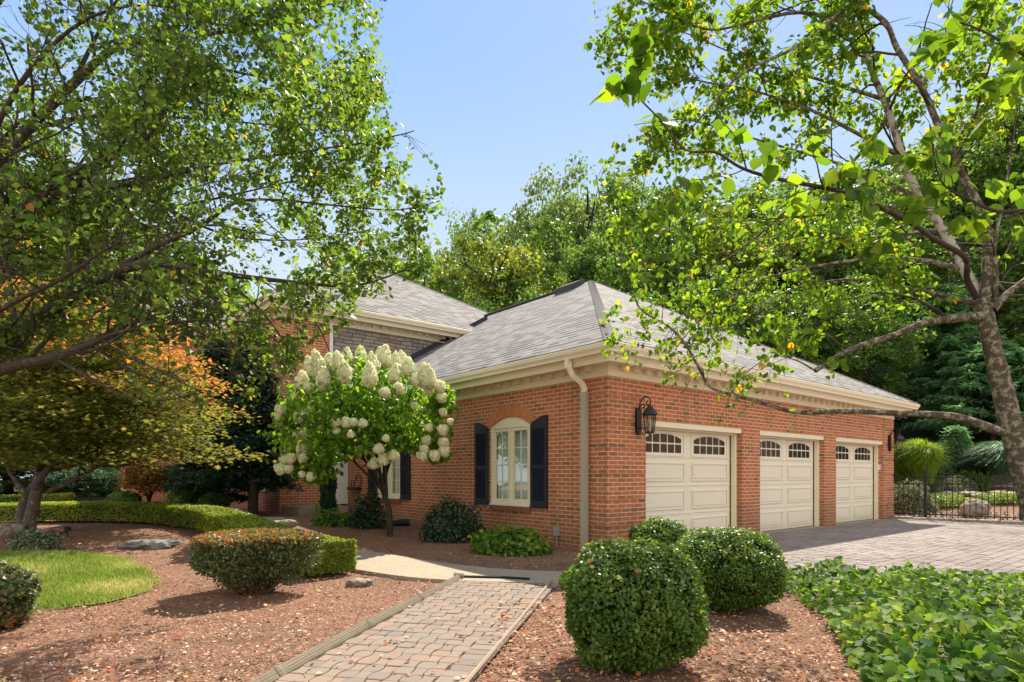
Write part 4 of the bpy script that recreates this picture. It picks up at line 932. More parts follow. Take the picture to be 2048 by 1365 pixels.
# path light by the maple, black drain by the wall
g_ = gp(135, 1072); pl = empty('path_light', g_, 'small black path light tilted in the mulch beside the maple trunk', 'path light')
q = MB(); q.lathe(tuple(g_), [(.012, -.02), (.012, .08), (.05, .085), (.055, .14), (.01, .16)], 8); q.build('lamp_head', M['black'], pl)
q = MB(); q.tube([(g_[0]-.2, g_[1]-.05, g_[2]+.005), (g_[0]-.02, g_[1], g_[2]+.07)], .012, 5); q.build('stake', M['black'], pl)
g_ = gp(797, 1051); q = MB(); q.tube([(g_[0]-.12, g_[1]-.05, g_[2]+.03), (g_[0]+.05, g_[1], g_[2]+.06), (g_[0]+.22, g_[1]+.05, g_[2]+.05)], .07, 10); tag(q.build('drain_outlet', M['drain']), 'black corrugated drain outlet lying in mulch behind the hydrangea trunk', 'drain outlet')

# ------------------------------------------------------------------ clipped shrubs
def blob_pts(n, c, rad, rs, flat=.0, power=2.4, base=.0, thick=.05):
    d = rdir(n, rs); 
    e = (np.abs(d)**power).sum(-1)**(-1/power); p = d*e[:, None]
    nz = np.array([mnoise.noise((a[0]*2.3+c[0]*5, a[1]*2.3, a[2]*2.3))+.35*mnoise.noise((a[0]*7+c[0]*5, a[1]*7, a[2]*7)) for a in p])
    f = (1+nz*.15+(rs.random(n) < .04)*.05*rs.random(n))[:, None]*(1-thick*rs.random(n)[:, None]**1.5)
    q = p*f*np.array(rad); return q+np.array(c), unit(p/np.array(rad))
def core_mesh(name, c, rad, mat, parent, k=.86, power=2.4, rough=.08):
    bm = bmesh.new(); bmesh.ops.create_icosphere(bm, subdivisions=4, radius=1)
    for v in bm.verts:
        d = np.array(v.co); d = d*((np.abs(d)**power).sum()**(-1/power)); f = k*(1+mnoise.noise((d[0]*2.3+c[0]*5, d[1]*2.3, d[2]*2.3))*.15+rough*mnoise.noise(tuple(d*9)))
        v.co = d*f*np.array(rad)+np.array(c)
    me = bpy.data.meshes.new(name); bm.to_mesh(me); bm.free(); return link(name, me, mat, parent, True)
def boxball(c, rad, n, seed, label, size=.021, mat='box', topgold=0, litter=0, group=None, name='boxwood_shrub', cat='shrub', tmpl=T_OVAL, thick=.16):
    rs = np.random.default_rng(seed); root = empty(name, (c[0], c[1], gh(c[0], c[1])), label, cat, group)
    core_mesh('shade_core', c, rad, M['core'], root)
    p, nn = blob_pts(n, c, rad, rs, thick=thick); k = p[:, 2] > gh(c[0], c[1])+.02; p, nn = p[k], nn[k]; gp_ = np.array([mnoise.noise((a[0]*6, a[1]*6, a[2]*6)) for a in p]); k = ~((gp_ < -.30)&(rs.random(len(p)) < .8)); p, nn = p[k], nn[k]
    tint = np.clip(rs.random(len(p))*.8+np.array([mnoise.noise(tuple(a*4)) for a in p])*.35+.05, 0, .97 if not litter else .97)
    leaf_rand('foliage', p, size, M[mat], root, tmpl, nn, .8, -.3, tint, sv=.5, seed=seed)
    m = 60; q, qn = blob_pts(m*3, c, (rad[0]*1.04, rad[1]*1.04, rad[2]*1.03), rs, thick=.1); br = []
    for a, b in zip(q[:m], qn[:m]):
        if a[2] < c[2]+.1: br.append((np.array([[c[0], c[1], gh(c[0], c[1])], [a[0]*.6+c[0]*.4, a[1]*.6+c[1]*.4, a[2]*.7], a*.97+np.array(c)*.03]), np.array([.008, .004, .002])))
    if br: tubes_np('twigs', br, M['twig'], root, 4)
    if litter:
        q, qn = blob_pts(litter*4, c, (rad[0]*1.02, rad[1]*1.02, rad[2]*1.02), rs, thick=.01); k = qn[:, 2] > .55; q = q[k][:litter]; qn = qn[k][:litter]
        o = leaf_rand('fallen_leaves', q, .035, M['litter'], None, T_OVAL, qn, 2.5, 0, seed=seed); tag(o, 'orange dry leaves caught on top of the '+('nearest' if litter > 20 else 'middle')+' boxwood ball', 'fallen leaves', kind='stuff')
    return root
grp = 'clipped boxwood balls by the path and drive'
def ballpx(cxp, Y, wpx, ytop, n, seed, label, **kw):
    X = (cxp-CX)/FPX*Y; z = CAM_H-(ytop-HY)/FPX*Y; rx = wpx*Y/FPX/2; g = gh(X, Y); h = z-g
    return boxball((X, Y, g+h*.5+.0), (rx, rx, h*.5+.01), n, seed, label, **kw)
ballpx(1262, 3.86, 276, 1088, 30000, 1, 'large nearest round boxwood with a few orange leaves on top', litter=26, group=grp)
ballpx(1452, 5.55, 212, 1060, 24000, 2, 'medium round boxwood between the nearest ball and the drive', litter=10, group=grp)
ballpx(1320, 7.4, 126, 1042, 12000, 3, 'smallest farthest boxwood ball in front of the brick corner', size=.024, group=grp)
ballpx(-22, 4.8, 150, 1134, 12000, 4, 'dark clipped shrub cut by the left edge beside the lawn', size=.03, mat='rust', name='clipped_shrub')
# rust-tipped flat topped shrub
def rustshrub():
    c0 = gp(505, 1200); Y = c0[1]+.35; X = (507-CX)/FPX*Y; g = gh(X, Y); rs = np.random.default_rng(12)
    root = empty('barberry_shrub', (X, Y, g), 'flat-topped shrub with rust-red tips in front of the hedge end', 'shrub')
    n = 17000; H_ = .56; z = rs.random(n)**.75; ang = rs.random(n)*2*np.pi
    rad = .34+.24*sstep(0, .55, z); rr = np.sqrt(rs.random(n)*.55+.45); top = rs.random(n) < .35; rr[top] = np.sqrt(rs.random(top.sum())); z[top] = 1-.07*rs.random(top.sum())
    nz = 1+.12*np.sin(ang*3+1)+.08*np.sin(ang*7)
    p = np.stack([X+np.cos(ang)*rad*rr*nz*1.0, Y+np.sin(ang)*rad*rr*nz*.85, g+.06+z*(H_-.05*rr**4)], -1)
    k = (z > .28) | (rs.random(n) < .45); p = p[k]; z = z[k]
    tint = np.clip(rs.random(len(p))*.55+sstep(.80, 1, z)*.42*rs.random(len(p))**.5+.05, 0, 1)
    leaf_rand('foliage', p, .030, M['rust'], root, T_OVAL, None, 0, -.4, tint, seed=4)
    br = []
    for i in range(260):
        a = rs.random()*6.28; q = rs.random()**.5; b0 = np.array([X+.16*q*math.cos(a), Y+.14*q*math.sin(a), g-.01]); b1 = np.array([X+.5*q*math.cos(a+rs.normal()*.2), Y+.42*q*math.sin(a), g+.3+.22*rs.random()])
        m = (b0+b1)/2+rs.normal(size=3)*.03; br.append((np.array([b0, m, b1]), np.array([.007, .005, .003])))
    tubes_np('stems', br, M['twig'], root, 4)
rustshrub()
# winding low hedge
def hedge(name, ctr, hw_, h, n, seed, label, mat, size=.03, endcap=True):
    rs = np.random.default_rng(seed); c = smooth_line([(a, b, 0) for a, b in ctr], 8); t = unit(np.gradient(c, axis=0)); nn = np.stack([t[:, 1], -t[:, 0], 0*t[:, 0]], -1)
    root = empty(name, (c[0][0], c[0][1], gh(c[0][0], c[0][1])), label, 'hedge')
    m = MB(); prof = [(-1, .12), (-1.0, .75), (-.85, .97), (0, 1.0), (.85, .97), (1.0, .75), (1, .12)]; rows = []
    for i, (p, q) in enumerate(zip(c, nn)):
        g = gh(p[0], p[1]); rows.append([(p[0]+q[0]*u*hw_*.88, p[1]+q[1]*u*hw_*.88, g+h*.93*z) for u, z in prof])
    for a, b in zip(rows[:-1], rows[1:]):
        for k in range(len(prof)-1): m.face([a[k], a[k+1], b[k+1], b[k]])
        m.face([a[0], b[0], b[-1], a[-1]])
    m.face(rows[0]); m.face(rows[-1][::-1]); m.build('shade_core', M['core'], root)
    seg = np.linalg.norm(np.diff(c, axis=0), axis=1); cum = np.r_[0, np.cumsum(seg)]
    s = rs.random(n)*(cum[-1]+.0); i = np.clip(np.searchsorted(cum, s)-1, 0, len(c)-2); f = ((s-cum[i])/seg[i])[:, None]
    P0 = c[i]*(1-f)+c[i+1]*f; N0 = unit(nn[i]*(1-f)+nn[i+1]*f)
    u = rs.random(n); per = np.where(u < .42, 0, np.where(u < .74, 1, 2)); lat = np.zeros(n); zz = np.zeros(n)
    a = rs.random(n)
    lat = np.where(per == 0, a*2-1, np.where(per == 1, 1.0, -1.0)); zz = np.where(per == 0, 1-.05*np.abs(a*2-1)**4, .1+.9*rs.random(n))
    jit = 1-.12*rs.random(n)**1.5; nz = np.array([mnoise.noise((x_*2.5, y_*2.5, z_*2)) for x_, y_, z_ in zip(P0[:, 0], P0[:, 1], zz)])
    lat = lat*jit*(1+.07*nz); zz = zz*(1+.06*nz)*np.where(per == 0, jit, 1)
    corner = np.abs(lat) > .8; zz = np.where(corner, np.minimum(zz, 1-.5*(np.abs(lat)-.8)), zz)
    p = P0+N0*(lat*hw_)[:, None]; p[:, 2] = ground_h(p[:, 0], p[:, 1])+zz*h
    on = np.where((per == 0)[:, None], np.array([0, 0, 1.]), N0*np.sign(lat)[:, None])
    if endcap:
        m_ = n//12; uu = rs.random(m_)*2-1; z2 = .1+.9*rs.random(m_); e = np.where(rs.random(m_) < .8, 0, -1); base = c[e]; td = np.where((e == 0)[:, None], -t[0], t[-1])
        q = base+nn[e]*(uu*hw_)[:, None]+td*(.02+.03*rs.random(m_))[:, None]; q[:, 2] = ground_h(q[:, 0], q[:, 1])+z2*h; p = np.r_[p, q]; on = np.r_[on, td]
    tint = np.clip(rs.random(len(p))*.8+.1+np.array([mnoise.noise(tuple(a_*1.3)) for a_ in p])*.5, 0, 1)
    leaf_rand('foliage', p, size, M[mat], root, T_OVAL, on, 1.1, -.4, tint, seed=seed)
    br = []
    for i in range(0, len(c), 1):
        for k in range(3): q = c[i]+nn[i]*(rs.random()*1.6-.8)*hw_; g = gh(q[0], q[1]); br.append((np.array([[q[0], q[1], g-.02], [q[0]+rs.normal()*.05, q[1]+rs.normal()*.05, g+h*.3]]), np.array([.009, .006])))
    tubes_np('stems', br, M['twig'], root, 4)
def cp_(px, Y): return ((px-CX)/FPX*Y, Y)
hc = [cp_(662, 7.25), cp_(610, 7.75), cp_(555, 8.35), cp_(505, 9.25), cp_(462, 10.3), cp_(408, 11.3), cp_(330, 12.0), cp_(240, 12.5), cp_(120, 12.9), cp_(0, 13.1), cp_(-160, 13.2)]
hedge('boxwood_hedge', hc, .30, .40, 62000, 21, 'long low clipped hedge winding from the path back to the left edge', 'hedge', .030)
hedge('boxwood_hedge', [cp_(138, 18), cp_(60, 17.6), cp_(-80, 17.2)], .45, .42, 9000, 22, 'short low hedge farther back behind the maple trunk', 'hedge', .045)

# heart leaved ground cover
def cover():
    rs = np.random.default_rng(31); n = 19000
    poly = [(1.95, 2.9), (2.05, 3.6), (2.35, 4.4), (2.62, 5.2), (2.75, 6.0), (2.95, 7.0), (3.6, 7.05), (4.6, 6.3), (6.2, 5.4), (6.6, 2.9)]
    x = rs.uniform(1.9, 6.6, n); y = 2.9+4.2*rs.random(n)**1.15; k = inpoly(x, y, poly); x, y = x[k], y[k]; n = len(x)
    hz = np.array([mnoise.noise((a*1.7, b*1.7, 0)) for a, b in zip(x, y)]); edge = sstep(0, .55, x-(2.0+.25*(y-3)))
    h = (.05+.20*rs.random(n)**.6+.13*hz)*(.35+.65*edge)
    h2 = np.array([mnoise.noise((a*4.5, b*4.5, 7)) for a, b in zip(x, y)]); h = np.clip(h+.05*h2, .015, 1); sparse = (h2 < -.25)&(rs.random(n) < .75); h[sparse] = .012
    p = np.stack([x, y, h], -1); nor = unit(rdir(n, rs)*.55+[0, -.35, .65]); ti = unit(np.stack([rs.normal(size=n), rs.normal(size=n)-.4, -.35+0*x], -1)); ti = unit(ti-nor*np.sum(ti*nor, -1, keepdims=True))
    sz = .034+.030*rs.random(n)+.04*rs.random(n)**3*np.clip((6-y)/2.5, .2, 1); o = leafmesh('ground_cover', p, ti, nor, sz, np.clip(rs.random(n)**1.3*.95+hz*.45, 0, 1), T_HEART, M['cover'], None, True)
    tag(o, 'bright heart-leaved ground cover filling the bed between boxwoods and drive', 'ground cover', kind='stuff')
cover()

# small bedding plants
def leafy(name, cxp, byp, wpx, hpx, n, seed, label, mat, size, tmpl=T_OVAL, droop=.5, dome=True, cat='plant', depth=.8, stems=0, tint=None, wid=None, group=None, ystay=None):
    rs = np.random.default_rng(seed); g = gp(cxp, byp); s = g[1]/FPX; W, Hh = wpx*s/2, hpx*s; Y = g[1]+W*depth*.8 if ystay is None else ystay; X = (cxp-CX)/FPX*Y
    gz = gh(X, Y); root = empty(name, (X, Y, gz), label, cat, group)
    d = rdir(n, rs); d[:, 2] = np.abs(d[:, 2]); rad = rs.random(n)**.35
    nz = 1+.36*np.array([mnoise.noise((a[0]*2+seed, a[1]*2, a[2]*2)) for a in d])
    p = np.array([X, Y, gz+.01])+d*(rad*nz)[:, None]*np.array([W, W*depth, Hh])
    leaf_rand('foliage', p, size, M[mat], root, tmpl, d, .8, droop, tint, seed=seed, wid=wid)
    br = []
    for i in range(max(stems, 8)):
        e = p[rs.integers(n)]; b0 = np.array([X+rs.normal()*W*.18, Y+rs.normal()*W*.15, gz-.01]); br.append((np.array([b0, (b0+e)/2+rs.normal(size=3)*W*.06, e]), np.array([.008, .006, .003])))
    tubes_np('stems', br, M['twig'], root, 4)
    return root
leafy('leafy_perennial', 1020, 1112, 170, 52, 1500, 41, 'low bright green leafy plant under the near arched window', 'cover', .085, T_OVAL, .8)
leafy('dark_shrub', 905, 1086, 140, 88, 4200, 42, 'dark sparse shrub against the brick left of the near shutter', 'shrubd', .05, stems=60)
leafy('dark_shrub', 735, 1058, 78, 70, 2600, 43, 'dark twiggy shrub right of the columnar evergreen', 'shrubd', .05, stems=40)
leafy('hosta_clump', 668, 1052, 80, 28, 700, 44, 'low pale green leafy clump at the foot of the columnar evergreen', 'cover', .10, T_OVAL, .8)
leafy('silver_groundcover', 68, 1104, 100, 42, 3000, 45, 'silvery sprawling low shrub at the foot of the maple trunk', 'silver', .05, T_RH, .1, depth=.6)
def column():
    rs = np.random.default_rng(51); Y = 14.1; X = (656-CX)/FPX*Y; g = gh(X, Y); root = empty('columnar_evergreen', (X, Y, g), 'slim columnar evergreen beside the white door casing', 'evergreen')
    n = 7000; z = rs.random(n); a = rs.random(n)*6.28; rr = .20*np.sqrt(1-.75*z**3)*(.9+.15*np.sin(z*14+a*2))*(rs.random(n)**.3)
    p = np.stack([X+np.cos(a)*rr, Y+np.sin(a)*rr, g+.05+z*1.35], -1); leaf_rand('foliage', p, .05, M['hemlock'], root, T_RH, None, 0, -1.5, seed=5)
    m = MB(); m.tube([(X, Y, g), (X, Y, g+1.3)], .03, 6); m.build('trunk', M['barkd'], root)
column()
def blades(name, cxp, byp, wpx, hpx, n, seed, label, mat, wid=1.2, arch=.6, cat='grass clump', Y=None):
    rs = np.random.default_rng(seed); g = gp(cxp, byp) if Y is None else P(cxp, byp, Y); s = g[1]/FPX; W, Hh = wpx*s/2, hpx*s; X, Y, gz = g[0], g[1], g[2]; hv = .55+.5*rs.random(n)
    root = empty(name, (X, Y, gz), label, cat); a = rs.random(n)*6.28; q = rs.random(n)**.7
    base = np.stack([X+np.cos(a+1)*W*.6*q*rs.random(n), Y+np.sin(a+1)*W*.6*q, gz+0*a], -1); tipd = np.stack([np.cos(a)*W*q*1.1, np.sin(a)*W*q*1.1, hv*Hh*(1-.3*q**2*arch)], -1)
    # two segments per blade so it arches over
    mid = base+tipd*np.array([.45, .45, .8]); end = base+tipd*np.array([1, 1, .9])-np.array([0, 0, 1])*(Hh*arch*(.1+.45*q*rs.random(n)))[:, None]
    V = np.concatenate([base, mid, end]); side = np.stack([-np.sin(a), np.cos(a), 0*a], -1)*(.010*wid); nb = n
    vs = np.stack([base-side, base+side, mid+side*.8, mid-side*.8, end], 1).reshape(-1, 3)
    F = []
    L = np.stack([np.arange(n)*5+k for k in (0, 1, 2, 3)], -1); T = np.stack([np.arange(n)*5+k for k in (3, 2, 4)], -1)
    me = bpy.data.meshes.new('foliage'); me.from_pydata(vs.tolist(), [], L.tolist()+T.tolist()); at = me.attributes.new('tint', 'FLOAT', 'POINT'); at.data.foreach_set('value', np.repeat(rs.random(n), 5).astype(np.float32))
    link('foliage', me, M[mat], root)
    return root
blades('grass_tuft', 634, 1040, 22, 45, 60, 52, 'thin upright grass stalks left of the columnar evergreen', 'grassb', 1.0)
# garden beyond the fence
blades('ornamental_grass', 1832, 968, 104, 104, 4200, 61, 'bright lime-green tall grass clump beyond the fence beside the far lantern', 'orngrass', 1.1, .4, Y=21)
blades('ornamental_grass', 1985, 950, 130, 80, 4200, 62, 'blue-green arching grass mound on the slope left of the birch trunk', 'bluegrass', 1.1, .6, Y=21.5)
leafy('juniper_shrub', 1822, 1030, 100, 62, 5000, 63, 'grey-green weeping juniper behind the first fence panel', 'silver', .07, T_RH, 1.4, stems=30)
leafy('juniper_shrub', 1905, 992, 90, 34, 2500, 64, 'low silvery juniper above the stone ledge beyond the fence', 'silver', .07, T_RH, .6, stems=10)
blades('iris_clump', 1945, 980, 90, 48, 170, 65, 'broad upright bright leaves above the stone ledge beyond the fence', 'cover', 6, .4, cat='plant')
leafy('lime_groundcover', 1895, 1018, 110, 24, 3600, 66, 'lime low ground cover between ledge stones and pointed boulder', 'hedgelime', .05, T_OVAL, .2)
leafy('lime_groundcover', 2010, 1012, 110, 22, 3600, 67, 'yellow-green low hedge-like plants near the right edge beyond the fence', 'hedgelime', .05, T_OVAL, .2)
leafy('leafy_shrub', 1865, 962, 70, 20, 1500, 68, 'low green leafy shrub directly above the first fence post', 'cover', .09)
lg = empty('stone_ledge', gp(1960, 996), 'stacked flat stones forming a low ledge beyond the fence', 'stone ledge'); rs = np.random.default_rng(4)
for i in range(14):
    g_ = gp(1850+i*17, 998+rs.random()*4); rock_mesh('ledge_stone', (g_[0], g_[1]+rs.random()*.2, g_[2]+.08+rs.random()*.1), (.28+rs.random()*.1, .25, .09), 20+i, M['rock'], rs.random(), lg, sub=3)
gr_ = np.random.default_rng(71); n_ = 3200; a = gr_.random(n_)*2.2+.12; b = gr_.random(n_)*8.5
pts = np.array([HF(WD+q, -w_, 0) for q, w_ in zip(a, b)]); pts[:, 2] = ground_h(pts[:, 0], pts[:, 1])+.02
tag(leafmesh('gravel', pts, rdir(n_, gr_), unit(rdir(n_, gr_)*.6+[0, 0, 1]), .04+.05*gr_.random(n_), gr_.random(n_), T_RH, leafmat('river_gravel', [(0, (.16, .12, .10)), (.5, (.34, .28, .23)), (1, (.55, .48, .42))], 0, (1, 1, 1), .8, .3)), 'brown river gravel strip just behind the black fence', 'gravel', kind='stuff')

# ------------------------------------------------------------------ hydrangea
def hydrangea():
    rs = np.random.default_rng(81); Y = 11.0; X = (780-CX)/FPX*Y; g = gh(X, Y); root = empty('hydrangea_tree', (X, Y, g), 'small hydrangea tree covered in creamy white flower heads by the brick wing', 'hydrangea')
    s = Y/FPX; Z = lambda py: CAM_H-(py-HY)*s; XX = lambda px: (px-CX)*s
    br = [(smooth_line([(X, Y, g-.03), (XX(778), Y, Z(1020)), (XX(770), Y, Z(995)), (XX(762), Y, Z(972))], 4), None)]
    br[0] = (br[0][0], np.linspace(.055, .045, len(br[0][0]))); top = br[0][0][-1]; limbs = []
    for i in range(15):
        a = i/15*6.28+rs.normal()*.2; e = np.array([XX(728)+1.25*math.cos(a)*(.5+.6*rs.random()), Y+1.0*math.sin(a), Z(870)+.9*rs.random()]); m = top*.55+e*.45+np.array([0, 0, .12])
        st_ = br[0][0][-(1+i % 7)]; l = smooth_line([st_, m, e], 5); limbs.append((l, np.linspace(.026, .010, len(l))))
    tw = spawn(limbs, rs, 7, .55, .6, .06, .3, .35)
    tubes_np('trunk', br, M['barkd'], root, 8); tubes_np('branches', limbs+tw, M['barkd'], root, 5)
    c = np.array([XX(727), Y, Z(842)]); rad = np.array([1.58, 1.25, 1.12]); n = 8200
    d = rdir(n, rs); q = rs.random(n)**.42; nz = 1+.30*np.array([mnoise.noise(tuple(a*2.2)) for a in d])
    p = c+d*(q*nz)[:, None]*rad
    # open underside near the stem, lobes to the left
    px, py = proj(p); low = py > 905+30*np.abs((px-760)/160)**1.0*(px < 700)*1.3
    k = ~(low & (np.abs(p[:, 0]-X) < .9)) & ~((p[:, 2] < Z(955)));  p = p[k]; d = d[k]
    lobe = []
    for lx_, ly_, rr in ((590, 835, .30), (600, 925, .26), (885, 800, .25), (880, 905, .2), (640, 945, .22)):
        m = 330; lobe.append(np.array([XX(lx_), Y-.2, Z(ly_)])+rdir(m, rs)*(rs.random(m)**.5*rr)[:, None])
    p = np.r_[p]+0; L_ = np.concatenate(lobe); p = np.r_[p, L_]; d = np.r_[d, rdir(len(L_), rs)]
    leaf_rand('foliage', p, .098, M['hydleaf'], root, T_OVAL, d, .5, .7, np.clip(rs.random(len(p))*.9, 0, 1), seed=8, wid=.85)
    heads = [(385,285),(445,290),(515,262),(490,240),(425,250),(615,205),(560,240),(705,205),(768,225),(712,268),(780,275),(830,250),(825,190),(855,215),(918,245),(972,245),(1000,278),(603,315),(465,358),(760,335),(912,325),(1098,290),(1110,340),(1145,355),(1045,350),(1135,418),(1200,395),(330,370),(370,405),(315,430),(285,465),(365,545),(200,545),(185,585),(310,585),(855,432),(1045,515),(1225,555),(545,620),(550,675),(612,620),(658,618),(717,628),(640,698),(1130,655),(1220,670),(300,705),(345,685),(1270,615),(1117,733),(862,722),(818,790),(910,832),(848,860),(785,885),(1228,747),(1105,790),(1092,835),(1170,832),(1230,805),(325,790),(260,850),(215,860),(195,915),(248,915),(330,950),(390,965),(340,840),(940,405),(1210,465)]
    variants = []
    for v in range(5):
        m = 520; dd = rdir(m, rs); qq = (.88+.14*rs.random(m)); z = dd[:, 2]
        wdt = np.where(z > 0, 1-.42*z**1.3, 1.0); pp = dd*np.array([1, 1, 1.15])*qq[:, None]; pp[:, :2] *= wdt[:, None]; pp[:, 2] = np.where(pp[:, 2] < 0, pp[:, 2]*.75, pp[:, 2]*1.15)
        pp = pp*(1+.10*np.array([mnoise.noise(tuple(a*3+v)) for a in dd]))[:, None]
        nor = unit(dd+rdir(m, rs)*.45); ti = unit(rdir(m, rs)); ti = unit(ti-nor*np.sum(ti*nor, -1, keepdims=True))
        cor = core_mesh('c', (0, 0, .12), (.72, .72, .92), None, None, 1.0, 2, .1)
        o = leafmesh('flower_head', pp, ti, nor, .30*(.7+.6*rs.random(m)), np.clip(.75+.25*rs.normal(size=m)-.38*np.clip(z, 0, 1), 0, 1), T_PETAL, M['hydfl'], None)
        bm = bmesh.new(); bm.from_mesh(o.data); bm.from_mesh(cor.data); bm.to_mesh(o.data); bm.free()
        a_ = o.data.attributes.get('tint')
        vals = np.zeros(len(o.data.vertices), np.float32); a_.data.foreach_get('value', vals); vals[m*4:] = .45; a_.data.foreach_set('value', vals)
        bpy.data.objects.remove(cor); variants.append(o.data); bpy.data.objects.remove(o)
    for i, (hx, hy) in enumerate(heads):
        px_, py_ = 500+hx/3.174, 650+hy/3.174; u = ((px_-727)/150, (py_-830)/112); rr = min(1, math.hypot(*u)); dep = Y-1.2*math.sqrt(max(0, 1-rr*rr))-.15
        if rr >= .98: dep = Y-.55
        if py_ < 740: dep = Y+rs.uniform(-.8, .3)
        pt = P(px_, py_, dep); o = bpy.data.objects.new('flower_head', variants[i % 5]); col.objects.link(o); o.parent = root
        o.location = Vector(pt)-Vector(root.location); sc3 = (.108 if py_ < 780 else .088)*(.68+.55*rs.random())*dep/10.3; tall = 1.5 if py_ < 770 else .85
        o.scale = (sc3, sc3, sc3*tall); tilt = 0.15 if py_ < 770 else .9; o.rotation_euler = (tilt*rs.normal()*.5+(.5 if py_ > 800 else 0), (px_-727)/150*(.35 if py_ < 770 else .9), rs.random()*6.28 if py_ < 770 else 0)
hydrangea()

# ------------------------------------------------------------------ Japanese maple and friends
def maple():
    rs = np.random.default_rng(91); Y = 10.6; s = Y/FPX; XX = lambda px: (px-CX)*s; Z = lambda py: CAM_H-(py-HY)*s; X = XX(66); g = gh(X, Y)
    root = empty('japanese_maple', (X, Y, g), 'multi-stemmed Japanese maple with orange and dark green foliage beyond the lawn', 'tree')
    def ln(pts, r0, r1): l = smooth_line([(XX(a), Y+d, Z(b)) for a, b, d in pts], 5); return (l, np.linspace(r0, r1, len(l)))
    L = [ln([(52, 1085, 0), (62, 1030, 0), (72, 985, 0), (80, 945, 0), (82, 900, .1), (78, 850, .2)], .12, .05),
         ln([(50, 1085, -.05), (45, 1040, -.05), (50, 1010, -.05), (52, 990, 0), (35, 965, 0), (22, 945, 0), (0, 915, .1)], .085, .035),
         ln([(52, 995, 0), (60, 960, .1), (62, 925, .2), (70, 880, .3)], .06, .03),
         ln([(78, 975, -.1), (100, 955, -.2), (120, 930, -.2), (140, 900, -.3), (155, 870, -.4)], .07, .03),
         ln([(85, 985, .1), (120, 968, .1), (160, 950, .1), (200, 932, 0), (235, 925, 0)], .05, .02),
         ln([(78, 850, .2), (120, 760, .3), (180, 680, .2)], .05, .02), ln([(155, 870, -.4), (230, 790, -.6), (330, 730, -.8)], .03, .012), ln([(0, 915, .1), (-30, 800, .3), (0, 700, .4)], .035, .012), ln([(70, 880, .3), (60, 780, .9), (90, 660, 1.0)], .03, .012)]
    tubes_np('trunk', L, M['barkm'], root, 9)
    tw = spawn(L[3:], rs, 5, 1.3, .5, .02, .25, .3, .5); tubes_np('branches', tw, M['barkd'], root, 5)
    # layered crown: flattened tufts through a dome
    c = np.array([XX(150), Y, Z(925)]); rad = np.array([2.30, 2.0, 3.05]); m = 620; d = rdir(m, rs); d[:, 2] = np.abs(d[:, 2]); q = rs.random(m)**.33
    cen = c+d*(q*(1+.14*rs.normal(size=m)))[:, None]*rad; cen = cen[(cen[:, 2] > Z(925))]
    n = 50000; i = rs.integers(0, len(cen), n); off = rs.normal(size=(n, 3))*np.array([.26, .26, .055]); p = cen[i]+off; p[:, 2] -= .25*(off[:, 0]**2+off[:, 1]**2)/.07*.06
    hh = (p[:, 2]-c[2])/rad[2]; rr = np.linalg.norm((p-c)/rad, axis=1); sunny = sstep(.78, 1.08, rr)*(sstep(.20, .62, hh)+.35*sstep(.2, 1.8, p[:, 0]-c[0]))
    tint = np.clip(.22*rs.random(n)+.12+sunny*(.30+.45*rs.random(n)), 0, 1)
    leaf_rand('crown', p, .075, M['maple'], root, T_LOBE, np.array([0, 0, 1.]), 1.2, .25, tint, seed=9)
maple()
def small_tree(name, cxp, byp, wpx, typ, mat, n, seed, label, Y=None, size=.06, hstem=.35, bark='barkd', tmpl=T_RH, cat='tree', layers=.06):
    rs = np.random.default_rng(seed); g = gp(cxp, byp) if Y is None else np.array([(cxp-CX)/FPX*Y, Y, gh((cxp-CX)/FPX*Y, Y)]); s = g[1]/FPX; W = wpx*s/2; top = CAM_H-(typ-HY)*s; Hh = top-g[2]
    root = empty(name, g, label, cat); br = []
    for i in range(5):
        a = i*1.3+rs.random(); e = g+np.array([W*.6*math.cos(a), W*.5*math.sin(a), Hh*.75]); l = smooth_line([g+np.array([0, 0, -.05]), g+np.array([.05*math.cos(a), .05*math.sin(a), Hh*.3]), e], 5); br.append((l, np.linspace(.035*Hh, .008*Hh, len(l))))
    tubes_np('trunk', br, M[bark], root, 6)
    m = 70; d = rdir(m, rs); d[:, 2] = d[:, 2]*.9; cen = g+np.array([0, 0, Hh*(1+hstem)/2])+d*np.array([W, W*.9, Hh*(1-hstem)/2])*(rs.random(m)**.3)[:, None]*.9
    i = rs.integers(0, m, n); p = cen[i]+rs.normal(size=(n, 3))*np.array([W*.14, W*.14, max(layers, .05)*Hh])
    leaf_rand('crown', p, size, M[mat], root, tmpl, np.array([0, 0, 1.]), .9, .3, seed=seed)
    return root
small_tree('laceleaf_maple', 298, 1022, 120, 922, 'lacemaple', 6000, 101, 'small mounded laceleaf maple with pale orange leaves left of the clipped yews', size=.07, tmpl=T_LOBE)
small_tree('laceleaf_maple', 372, 1018, 90, 925, 'hemlock', 5000, 102, 'small dark mounded tree in shade right of the orange laceleaf maple', Y=16.5, size=.07)
small_tree('weeping_tree', 180, 1010, 150, 935, 'hemlock', 6000, 103, 'dark weeping small tree seen beyond the hedge under the maple', Y=22, size=.09)
def yew(cxp, Y, wpx, ytop, seed, label): ballpx(cxp, Y, wpx, ytop, 7000, seed, label, size=.05, mat='box', name='yew_shrub', tmpl=T_RH)
yew(383, 15.0, 84, 975, 111, 'clipped rounded yew in shade beside the boulder behind the hedge')
yew(428, 14.6, 52, 988, 112, 'smaller dark yew right of the clipped yew below the conifer')
yew(248, 16.0, 56, 985, 113, 'clipped green shrub left under the orange laceleaf maple')
yew(112, 24.0, 60, 992, 114, 'little light green shrub in the far garden behind the maple trunk')

